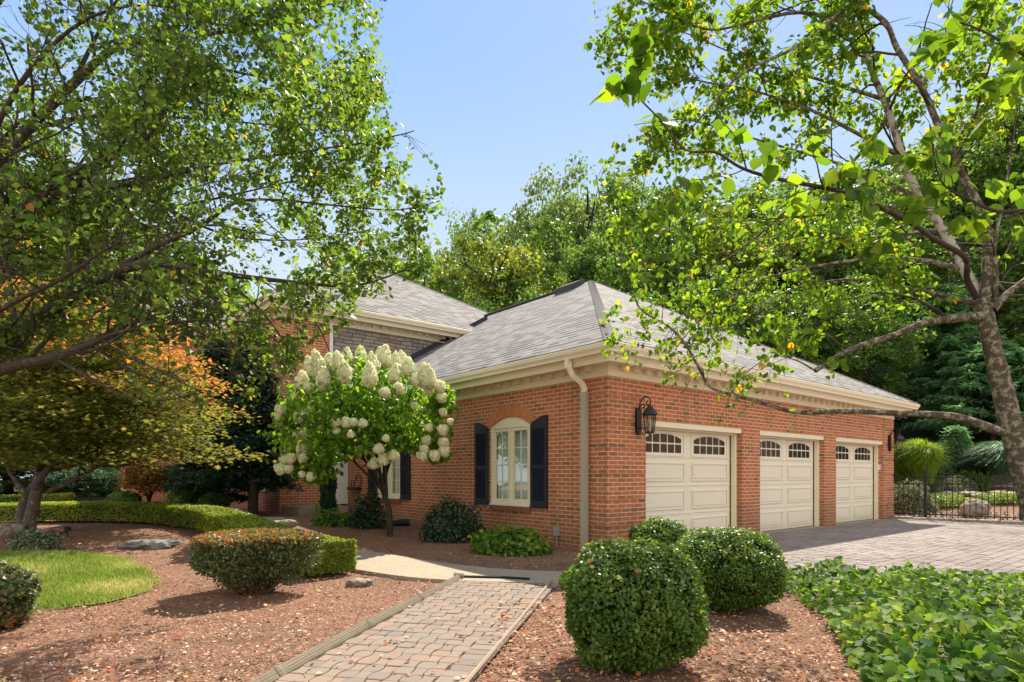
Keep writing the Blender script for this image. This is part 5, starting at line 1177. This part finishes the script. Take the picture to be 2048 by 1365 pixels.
# conifers by the house
def conifer(name, px, Y, ytop, wpx, n, seed, label, mat='hemlock', size=.12, base=.1, bark='barkd', droop=.25, brn=150, wid=.5, top_taper=1.0):
    rs = np.random.default_rng(seed); X = (px-CX)/FPX*Y; g = gh(X, Y); top = CAM_H-(ytop-HY)/FPX*Y; Hh = top-g; W = wpx*Y/FPX/2
    root = empty(name, (X, Y, g), label, 'conifer')
    tr = (smooth_line([(X, Y, g-.1), (X+.08, Y, g+Hh*.5), (X, Y, top)], 8), np.linspace(.10+Hh*.006, .012, 17)); tubes_np('trunk', [tr], M[bark], root, 8)
    br = []
    for i in range(brn):
        f = base+(1-base)*rs.random()**.9; z = g+Hh*f; L = W*((1-f)**(.7*top_taper)+.08)*(.65+.45*rs.random()); a = rs.random()*6.28
        t_ = np.linspace(0, 1, 7)[:, None]; d = np.array([math.cos(a), math.sin(a), 0]); l = np.array([X, Y, z])+d*L*t_+np.array([0, 0, 1])*(L*(.12*t_-droop*t_**2)); l[:, :] += rs.normal(size=(7, 3))*.02
        br.append((l, np.linspace(.012+.006*L, .004, 7)))
    tubes_np('branches', br, M[bark], root, 4)
    Pb = np.array([b[0] for b in br]); i = rs.integers(0, len(br), n); t_ = rs.random(n)**.7*5.999; j = t_.astype(int); f = (t_-j)[:, None]; p = Pb[i, j]*(1-f)+Pb[i, j+1]*f
    ax = unit(Pb[i, -1]-Pb[i, 0]); side = np.cross(ax, [0, 0, 1.]); sd = rs.normal(size=n)*.20*(1.15-t_/6); p = p+side*sd[:, None]+rs.normal(size=(n, 3))*[.03, .03, .04]; p[:, 2] -= np.abs(sd)*.3
    ti = unit(ax*.7+side*np.sign(sd)[:, None]*.8+rs.normal(size=(n, 3))*.3+[0, 0, -.25]); nor = unit(rdir(n, rs)*.5+[0, 0, 1])
    leafmesh('foliage', p, ti, nor, size*(.6+.8*rs.random(n)), np.clip(rs.random(n)*.7+.3*(np.abs(sd)/.3), 0, 1), T_RH, M[mat], root, wid=wid)
conifer('hemlock_tree', 505, 14.3, 655, 185, 34000, 121, 'dark hemlock directly in front of the ground-floor windows', base=.16)
conifer('hemlock_tree', 432, 14.9, 690, 185, 32000, 122, 'dark hemlock left of the ground-floor windows beside the maple crown', base=.1)
conifer('pine_tree', 1985, 27, 690, 330, 34000, 131, 'soft blue-green pine on the slope behind the birch trunk', 'pine', .30, .06, wid=.4, droop=.05, brn=150)
conifer('pine_tree', 1880, 31, 575, 300, 34000, 132, 'tall green pine behind the far end of the garage roof', 'pine', .30, .06, wid=.4, droop=.05, brn=150)
conifer('pine_tree', 1912, 22.5, 855, 95, 6000, 133, 'young bluish pine sapling between the two grass clumps', 'pine', .16, .1, wid=.35, droop=.0, brn=50)

# ------------------------------------------------------------------ wooded hillside and garden trees behind
def proto(key, mat, n, seed, nclump, size, fill=1.0, bark='barkd', hstart=.22):
    rs = np.random.default_rng(seed); Hh, W = 12.0, 3.4
    root = bpy.data.objects.new('woodland_tree', None); col.objects.link(root)
    tr = [(smooth_line([(0, 0, -1.5), (rs.normal()*.2, rs.normal()*.2, 3), (rs.normal()*.3, rs.normal()*.3, 7), (0, 0, 11)], 4), np.linspace(.24, .04, 13))]
    for i in range(16):
        z = Hh*rs.uniform(.22, .8); a = rs.random()*6.28; L = W*rs.uniform(.5, .95)*(1-.4*z/Hh); b0 = np.array([0, 0, z]); e = b0+np.array([L*math.cos(a), L*math.sin(a), L*.75]); l = smooth_line([b0, (b0+e)/2+[0, 0, .25], e], 3); tr.append((l, np.linspace(.09, .02, len(l))))
    tubes_np('trunk', tr, M[bark], root, 6)
    d = rdir(nclump, rs); q = rs.random(nclump)**.4; lump = 1+.22*np.array([mnoise.noise(tuple(a*1.6+seed)) for a in d])
    cen = d*(q*lump)[:, None]*np.array([W, W, Hh*(1-hstart)/2])+np.array([0, 0, Hh*(1+hstart)/2]); cr_ = rs.uniform(.35, .95, nclump)
    i = rs.integers(0, nclump, n); dd = rdir(n, rs); rr = rs.random(n)**.5*cr_[i]; p = cen[i]+dd*rr[:, None]*[1, 1, .7]
    ct = rs.random(nclump)
    leaf_rand('crown', p, size, M[mat], root, T_RH, dd, .7, .2, np.clip(.55*ct[i]+.45*rs.random(n), 0, 1), seed=seed)
    return root
PR = {'A': proto('A', 'bgA', 17000, 201, 190, .20), 'B': proto('B', 'bgB', 12000, 202, 150, .20), 'C': proto('C', 'bgC', 17000, 203, 200, .20), 'D': proto('D', 'bgA', 17000, 204, 160, .20), 'E': proto('E', 'bgB', 7000, 205, 110, .16)}
PR['S'] = proto('S', 'bgA', 15000, 206, 200, .22, hstart=-.05)
used_ = set()
def wood(px, Y, ytop, wpx, key, label, group='trees on the wooded slope behind the house'):
    X = (px-CX)/FPX*Y; g = gh(X, Y); H_ = CAM_H-(ytop-HY)/FPX*Y-g; src = PR[key]
    if key in used_:
        o = src.copy(); col.objects.link(o)
        for c in src.children: d = c.copy(); col.objects.link(d); d.parent = o
    else: o = src; used_.add(key)
    sc_ = H_/12.0; wx = wpx*1.22*Y/FPX/2/3.5; o.location = (X, Y, g); o.scale = (wx, wx, sc_); o.rotation_euler = (0, 0, (px*1.7+Y) % 6.28)
    tag(o, label, 'tree', group)
W_ = [(640, 44, 575, 150, 'D', 'green tree top peeking just left of the main roof peak'), (775, 40, 475, 150, 'E', 'thin wispy tree rising right behind the main roof peak'),
 (850, 38, 512, 190, 'A', 'full green tree over the right slope of the main roof'), (935, 48, 428, 130, 'E', 'sparse grey-green tree top against the sky left of the tall poplars'),
 (985, 34, 462, 220, 'C', 'yellow-green rounded tree left of the tall poplar group'), (1085, 50, 352, 190, 'B', 'tall poplar with the leftmost top above the garage ridge'),
 (1175, 47, 328, 200, 'B', 'highest poplar above the garage roof apex'), (1262, 45, 345, 170, 'D', 'tall dense tree right of the highest poplar'),
 (1120, 36, 450, 200, 'A', 'mid-height tree in front of the poplars left of the garage apex'), (1225, 35, 455, 180, 'D', 'mid-height dense tree directly over the garage apex'),
 (1340, 40, 395, 210, 'A', 'broad green tree seen through the birch twigs right of the apex'), (1445, 38, 425, 210, 'C', 'yellowish tree behind the left part of the birch crown'),
 (1545, 42, 375, 210, 'A', 'tall green tree behind the middle of the birch crown'), (1650, 38, 410, 210, 'D', 'dark dense tree behind the middle of the garage roof'),
 (1750, 36, 430, 210, 'A', 'green tree behind the right slope of the garage roof'), (1850, 42, 300, 220, 'B', 'tall pale tree behind the white birch stem'),
 (1950, 40, 215, 240, 'C', 'tall light tree at upper right behind the birch crown'), (2060, 36, 160, 260, 'D', 'tall tree at the right edge behind the birch'),
 (905, 31, 565, 170, 'A', 'low green tree right behind the main roof slope and chimney'), (1030, 30, 570, 170, 'D', 'low bushy tree between main roof and garage ridge'),
 (1330, 29, 560, 190, 'D', 'low dark tree showing over the right hip of the garage'), (1460, 30, 545, 190, 'A', 'low green tree over the garage hip behind the drooping twigs'),
 (1600, 29, 560, 190, 'D', 'low dark tree behind the lower right garage hip'), (1720, 29, 570, 200, 'A', 'low tree behind the far garage eave'),
 (2230, 34, 260, 260, 'S', 'dense dark tree just beyond the right edge behind the birch trunk'), (1990, 33, 420, 260, 'S', 'dense tree behind the blue-green pine at right'),
 (1010, 60, 440, 260, 'A', 'far tree filling the skyline left of the tall poplars'), (1180, 62, 400, 260, 'D', 'far dense tree behind the poplar trunks'), (1390, 60, 385, 280, 'A', 'far tree on the ridge behind the left of the birch crown'), (1590, 58, 360, 280, 'D', 'far tree on the ridge behind the middle of the birch crown'), (1800, 56, 330, 300, 'A', 'far tree on the ridge behind the right of the birch crown'), (820, 56, 500, 240, 'D', 'far tree on the skyline behind the main roof slope'),
 (1120, 30, 560, 150, 'C', 'low yellowish tree just left of the roof vent')]
for a in W_: wood(*a)
for a in [(-70, 30, 330, 420, 'A', 'big tree at the left edge far behind the pear tree'), (95, 33, 320, 300, 'D', 'tall green tree behind the maple crown at left'),
          (215, 36, 400, 260, 'A', 'green tree behind the upper maple crown'), (320, 38, 480, 220, 'C', 'light green tree behind the left roof end'), (420, 42, 520, 200, 'D', 'green tree just above the left roof ridge'),
          (20, 27, 760, 260, 'S', 'dark low tree under the left edge of the maple'), (215, 29, 790, 230, 'S', 'dark low tree seen between maple trunk and laceleaf maple'), (330, 27, 800, 200, 'S', 'low tree in shade left of the hemlocks'), (-150, 24, 700, 260, 'S', 'dark tree filling the far left edge under the pear limbs'),
          (120, 36, 850, 260, 'S', 'far dark thicket between the maple trunk and the left edge'), (410, 36, 850, 260, 'S', 'far dark thicket just left of the house wall')]:
    wood(*a, group='garden trees far behind the lawn')

# ------------------------------------------------------------------ the big pear tree at left
def pxl(pts, r0, r1, sub=4):
    l = smooth_line([P(a, b, c) for a, b, c in pts], sub); r1 = min(r1, .004) if r0 < .2 and r1 < .011 else r1; return (l, r1+(r0-r1)*np.linspace(1, 0, len(l))**1.7)
def pear():
    rs = np.random.default_rng(301)
    g = np.array([-5.55, 5.75, 0.0]); g[2] = gh(g[0], g[1]); root = empty('pear_tree', g, 'large leafy tree with dark limbs reaching in from the left edge over the lawn', 'tree')
    tr = (smooth_line([g+[0, 0, -.1], g+[.03, 0, .9], P(-110, 800, 5.7), P(-130, 640, 5.8), P(-120, 480, 6.0), P(-90, 330, 6.2), P(-70, 150, 6.4)], 4), np.linspace(.19, .09, 25))
    Ls = [pxl([(-115, 830, 5.7), (-50, 750, 5.6), (0, 695, 5.6), (60, 655, 5.5), (130, 600, 5.4), (200, 558, 5.3), (300, 527, 5.2), (420, 545, 5.1), (560, 562, 5.0), (700, 572, 4.9), (790, 548, 4.9), (850, 515, 4.8)], .125, .007),
          pxl([(-115, 840, 5.7), (-40, 760, 5.5), (20, 735, 5.4), (110, 715, 5.2), (180, 690, 5.0), (240, 665, 4.9), (330, 650, 4.8), (430, 640, 4.7), (540, 650, 4.7)], .08, .006),
          pxl([(110, 716, 5.2), (180, 757, 5.1), (250, 793, 5.0), (320, 802, 5.0), (410, 785, 5)], .02, .005),
          pxl([(-130, 640, 5.8), (-60, 540, 5.8), (0, 476, 5.8), (55, 421, 5.8), (110, 388, 5.9), (176, 352, 6.0), (256, 249, 6.2), (330, 225, 6.3), (420, 180, 6.4), (540, 130, 6.5)], .15, .010),
          pxl([(-125, 480, 6.0), (-60, 400, 5.9), (0, 377, 5.9), (92, 359, 5.8), (183, 330, 5.7), (275, 293, 5.6), (322, 234, 5.5), (345, 160, 5.5), (380, 60, 5.5), (400, -60, 5.5)], .065, .008),
          pxl([(-95, 360, 6.2), (-40, 380, 6.3), (0, 330, 6.3), (37, 278, 6.4), (147, 168, 6.5), (220, 103, 6.6), (271, 86, 6.7), (330, 70, 6.7), (476, 62, 6.8), (568, 29, 6.9), (700, 0, 7.0), (780, -30, 7)], .09, .008),
          pxl([(200, 558, 5.3), (300, 500, 5.2), (400, 454, 5.2), (469, 407, 5.1), (550, 400, 5.0), (696, 414, 4.9), (800, 420, 4.9), (880, 402, 4.9)], .026, .005),
          pxl([(110, 388, 5.9), (230, 372, 5.7), (340, 352, 5.6), (430, 330, 5.5), (560, 310, 5.4), (700, 290, 5.3), (800, 270, 5.2), (828, 262, 5.2)], .028, .005),
          pxl([(440, 560, 5.1), (500, 600, 5.0), (545, 650, 4.9), (575, 700, 4.9), (585, 755, 4.9)], .014, .004), pxl([(560, 562, 5.0), (610, 610, 4.9), (640, 660, 4.8), (660, 705, 4.8)], .012, .004), pxl([(360, 645, 4.8), (430, 680, 4.8), (500, 700, 4.8), (540, 740, 4.8), (550, 790, 4.8)], .012, .004), pxl([(500, 600, 5.0), (520, 660, 5.0), (510, 720, 5.0)], .008, .003),
          pxl([(330, 70, 6.7), (420, 130, 6.5), (560, 160, 6.3), (660, 170, 6.2), (760, 150, 6.1)], .022, .005),
          pxl([(147, 168, 6.5), (200, 60, 6.7), (280, -60, 6.9), (420, -160, 7)], .03, .008),
          pxl([(176, 352, 6.0), (300, 400, 6.3), (450, 470, 6.5), (600, 480, 6.7), (740, 460, 6.9)], .03, .006),
          pxl([(-90, 330, 6.2), (60, 260, 7.2), (220, 230, 7.6), (420, 240, 7.8), (620, 250, 7.9), (740, 200, 8)], .05, .008),
          pxl([(-130, 640, 5.8), (60, 520, 6.8), (220, 440, 7.2), (420, 400, 7.4), (600, 360, 7.6), (760, 330, 7.6)], .05, .008),
          pxl([(-70, 150, 6.4), (-20, 20, 6.2), (100, -80, 6), (300, -150, 5.8), (520, -120, 5.8), (700, -60, 6)], .06, .008),
          pxl([(-100, 700, 5.7), (0, 620, 5.0), (120, 560, 4.5), (250, 480, 4.2), (380, 470, 4.1)], .035, .006),
          pxl([(-110, 560, 5.9), (0, 240, 5.2), (140, 60, 4.8), (300, 10, 4.6), (460, 60, 4.5)], .035, .006)]
    Ls += [pxl([(-70, 150, 6.4), (0, -100, 6.8), (150, -260, 7.2), (350, -330, 7.5), (560, -300, 7.6)], .07, .01), pxl([(-70, 150, 6.4), (-60, -150, 6.2), (60, -400, 6.0), (260, -480, 6.0), (460, -420, 6.0)], .07, .01), pxl([(-70, 150, 6.4), (-150, -100, 5.6), (-150, -300, 5.2), (0, -420, 5.0), (200, -300, 5.0)], .06, .01)]
    yk = [-900, 0, 100, 230, 260, 300, 400, 470, 560, 640, 700, 780, 850]; xk = [760, 768, 790, 790, 830, 868, 895, 880, 830, 700, 690, 560, 470]
    xb = [-400, 0, 100, 300, 400, 480, 560, 620, 700, 800, 900]; yb = [930, 885, 850, 830, 845, 850, 790, 690, 640, 610, 520]
    def ok(p):
        x, y = proj(p); return (x < np.interp(y, yk, xk)) & (y < np.interp(x, xb, yb)) & (p[..., 1] > 3.4)
    s1 = spawn(Ls, rs, 3.6, 1.05, .5, .03, .28, .12, .8, 1.0, .8, ok, .022); s2 = spawn(s1, rs, 5.5, .5, .6, .02, .35, .15, .8, 1.0, .7, ok, .010)
    s2 += spawn(Ls, rs, 4.0, .34, .6, .02, .3, .68, .9, 1.0, .8, ok, .008)
    s2 += spawn(Ls[8:12], rs, 14, .30, .6, .02, .35, .1, .9, 1.0, .7, ok, .006)
    s3 = spawn(s2, rs, 7.0, .24, .6, -.02, .4, .2, .9, 1.0, .6, ok, .005)
    tubes_np('trunk', [tr]+Ls[:14], M['bark'], root, 9); tubes_np('branches', s1+s2+Ls[14:], M['bark'], root, 5); tubes_np('twigs', s3, M['bark'], root, 4)
    n = 108000; p = on_branches(s3+s2, n, rs, .035); k = ok(p); x, y = proj(p); k &= ~((y > 570)&(x > 330)&(rs.random(n) < .25)); k &= ~((p[:, 1] < 5.15)&(x < 560)&(rs.random(n) < .75)); gap = np.array([mnoise.noise(tuple(a*1.3)) for a in p]); k &= (gap > -.27); p = p[k]
    leaf_rand('crown', p, .044, M['pear'], root, T_OVAL, np.array([0, 0, 1.]), .3, .5, rs.random(len(p)), seed=31, wid=1.15)
pear()

# ------------------------------------------------------------------ the river birch at right
def birch():
    rs = np.random.default_rng(401); g = P(2150, 1316, 4.0); g[2] = gh(g[0], g[1]); root = empty('birch_tree', g, 'river birch with mottled leaning trunk at the right edge and leafy limbs over the drive', 'tree')
    tr = pxl([(2150, 1330, 4.05), (2105, 1130, 4.05), (2052, 960, 4.05), (2022, 850, 4.05), (2002, 765, 4.05), (1986, 700, 4.05), (1972, 640, 4.05), (1960, 600, 4.1)], .094, .050)
    Wt = pxl([(1962, 605, 4.1), (1930, 540, 4.2), (1885, 460, 4.4), (1848, 402, 4.5), (1817, 352, 4.6), (1804, 315, 4.6), (1780, 231, 4.7), (1767, 199, 4.7), (1748, 153, 4.7), (1725, 93, 4.8), (1692, 46, 4.9), (1640, 0, 5.0), (1590, -80, 5.1)], .034, .020)
    Bt = pxl([(1968, 612, 4.05), (1975, 520, 4.1), (1970, 440, 4.1), (1929, 361, 4.2), (1901, 301, 4.2), (1868, 231, 4.3), (1841, 171, 4.3), (1794, 97, 4.4), (1771, 46, 4.4), (1711, 0, 4.5), (1660, -60, 4.5)], .034, .016)
    lower = pxl([(2012, 868, 4.05), (1985, 858, 4.05), (1950, 845, 4.1), (1900, 832, 4.15), (1800, 827, 4.2), (1690, 823, 4.25), (1600, 825, 4.3), (1560, 817, 4.35), (1502, 799, 4.4), (1423, 776, 4.45), (1399, 738, 4.5), (1370, 688, 4.5), (1340, 655, 4.55), (1282, 620, 4.6), (1267, 579, 4.6), (1255, 530, 4.6), (1215, 480, 4.6), (1205, 430, 4.6), (1192, 350, 4.6)], .030, .004)
    mid = pxl([(1969, 633, 4.05), (1920, 636, 4.0), (1850, 646, 3.95), (1790, 670, 3.9), (1700, 700, 3.9), (1630, 742, 3.9)], .032, .016)
    near = pxl([(1958, 605, 4.1), (1935, 560, 4.0), (1931, 517, 3.8), (1870, 480, 3.3), (1810, 440, 2.9), (1700, 390, 2.6), (1640, 375, 2.5), (1540, 355, 2.45), (1480, 335, 2.4), (1430, 305, 2.3), (1370, 300, 2.3), (1320, 240, 2.3), (1270, 190, 2.3)], .022, .003)
    near2 = pxl([(2130, 560, 4.0), (2080, 430, 3.0), (2048, 423, 2.6), (1993, 423, 2.5), (1940, 400, 2.5), (1880, 360, 2.5), (1860, 250, 2.5)], .018, .003)
    near3 = pxl([(2200, 300, 3.4), (2120, 160, 2.8), (2048, 110, 2.6), (1960, 60, 2.6), (1900, 40, 2.7)], .016, .003)
    oth = [pxl([(1692, 46, 4.9), (1600, 25, 4.9), (1500, 45, 4.9), (1420, 60, 4.8), (1340, 30, 4.8), (1260, -10, 4.8)], .018, .004),
           pxl([(1804, 315, 4.6), (1720, 270, 4.7), (1620, 220, 4.8), (1500, 180, 4.9), (1390, 160, 4.9), (1290, 120, 5), (1200, 105, 5)], .018, .003),
           pxl([(1767, 199, 4.7), (1640, 160, 4.9), (1500, 120, 5.1), (1380, 70, 5.2), (1300, 40, 5.2)], .016, .003),
           pxl([(1848, 402, 4.5), (1740, 350, 4.8), (1620, 310, 5.0), (1480, 270, 5.2), (1370, 240, 5.3), (1270, 250, 5.4)], .018, .003),
           pxl([(1848, 402, 4.5), (1750, 420, 4.7), (1650, 430, 4.9), (1520, 440, 5.1), (1400, 450, 5.2), (1300, 470, 5.3)], .018, .003),
           pxl([(1930, 540, 4.2), (1830, 520, 4.4), (1720, 520, 4.6), (1600, 540, 4.8), (1500, 570, 4.9), (1400, 640, 5), (1350, 700, 5)], .020, .004),
           pxl([(1960, 610, 4.1), (1880, 590, 4.1), (1780, 570, 4.1), (1680, 560, 4.1), (1560, 590, 4.1), (1480, 650, 4.1)], .020, .004),
           pxl([(1630, 742, 3.9), (1590, 720, 4.1), (1540, 715, 4.2), (1480, 760, 4.2), (1440, 840, 4.2)], .006, .003),
           pxl([(1985, 620, 4.05), (2010, 592, 4.05), (2048, 562, 4.1), (2120, 500, 4.2), (2250, 420, 4.3)], .030, .012),
           pxl([(1990, 600, 4.05), (1992, 540, 4.0), (1990, 490, 4.0), (2010, 380, 4.0), (2030, 250, 4), (2040, 100, 4)], .018, .006),
           pxl([(1901, 301, 4.2), (1960, 220, 4.5), (2048, 170, 4.8), (2150, 120, 5)], .018, .005),
           pxl([(1841, 171, 4.3), (1900, 90, 4.6), (1960, 20, 4.8), (2040, -60, 5)], .018, .005),
           pxl([(1711, 0, 4.5), (1600, 90, 4.3), (1480, 150, 4.2), (1380, 260, 4.2), (1300, 330, 4.3), (1240, 380, 4.4)], .016, .003),
           pxl([(1640, 0, 5.0), (1500, -60, 5.2), (1350, -60, 5.3), (1240, -20, 5.4)], .016, .004),
           pxl([(1885, 460, 4.4), (1800, 470, 5.2), (1700, 480, 5.8), (1560, 500, 6.2), (1450, 540, 6.4)], .02, .004),
           pxl([(1780, 231, 4.7), (1700, 330, 4.9), (1600, 400, 5), (1480, 500, 5.1), (1380, 560, 5.1), (1290, 620, 5.1)], .016, .003)]
    yk = [-900, 0, 100, 180, 260, 330, 380, 480, 560, 650, 700, 760, 820, 880]; xk = [1170, 1180, 1175, 1215, 1235, 1200, 1178, 1185, 1240, 1180, 1190, 1270, 1360, 1470]
    xb = [1100, 1190, 1300, 1440, 1500, 1600, 1650, 1800, 1950, 2048, 2300]; yb = [690, 700, 790, 850, 880, 850, 800, 770, 740, 760, 900]
    def ok(p):
        x, y = proj(p); return (x > np.interp(y, yk, xk)) & (y < np.interp(x, xb, yb)) & (p[..., 1] > 1.9)
    Ls = [Wt, Bt, mid]+oth
    low2 = (lower[0][len(lower[0])//2+2:], lower[1][len(lower[1])//2+2:])
    s1 = spawn(Ls+[low2], rs, 4.2, .75, .5, -.01, .28, .2, .9, 1.0, .8, ok, .010); s2 = spawn(s1+[low2], rs, 6, .34, .6, -.06, .35, .1, .9, 1.0, .7, ok, .004)
    s2 += spawn(oth, rs, 4.0, .3, .6, -.04, .3, .65, .9, 1.0, .8, ok, .005)
    s2b = spawn([low2], rs, 9, .30, .5, -.1, .35, .0, .9, 1.0, .7, ok, .004)
    bb = tubes_np('trunk', [tr, lower, mid, Bt]+oth, M['barkb'], root, 10); wt = tubes_np('trunk', [Wt], M['birchwhite'], root, 9); wt['label'] = 'white-barked upper stem of the birch'
    n1 = spawn([near, near2, near3], rs, 5, .26, .5, -.03, .3, .25, .9, 1.0, .8, None, .0035)
    tubes_np('branches', s1+[near, near2, near3]+n1+s2b+s2, M['bark'], root, 5)
    n = 29000; p = on_branches(s2+s2b+s1, n, rs, .03); k = ok(p); x, y = proj(p)
    k &= ~((x < 1300) & (y < 560) & (rs.random(n) < .35)); k &= ~((x > 1240)&(x < 1720)&(y > 360)&(rs.random(n) < .38)); gapb = np.array([mnoise.noise(tuple(a*1.6)) for a in p]); k &= (gapb > -.25); k &= ~((x < 1580)&(y > 470)&(rs.random(n) < .55)); k &= ~((x > 1650)&(y > 640)&(rs.random(n) < .55)); p = p[k]
    tintv = rs.random(len(p))
    leaf_rand('crown', p, .047, M['birchleaf'], root, T_OVAL, np.array([0, -1., .2]), .6, 1.1, tintv, seed=41)
    p = on_branches(n1, 300, rs, .012); leaf_rand('crown', p, .064, M['birchleaf'], root, T_BIG, np.array([0, -1., .2]), .8, 1.3, rs.random(len(p))*.9, seed=42).data.polygons.foreach_set('use_smooth', [True]*(len(p)*14))
birch()
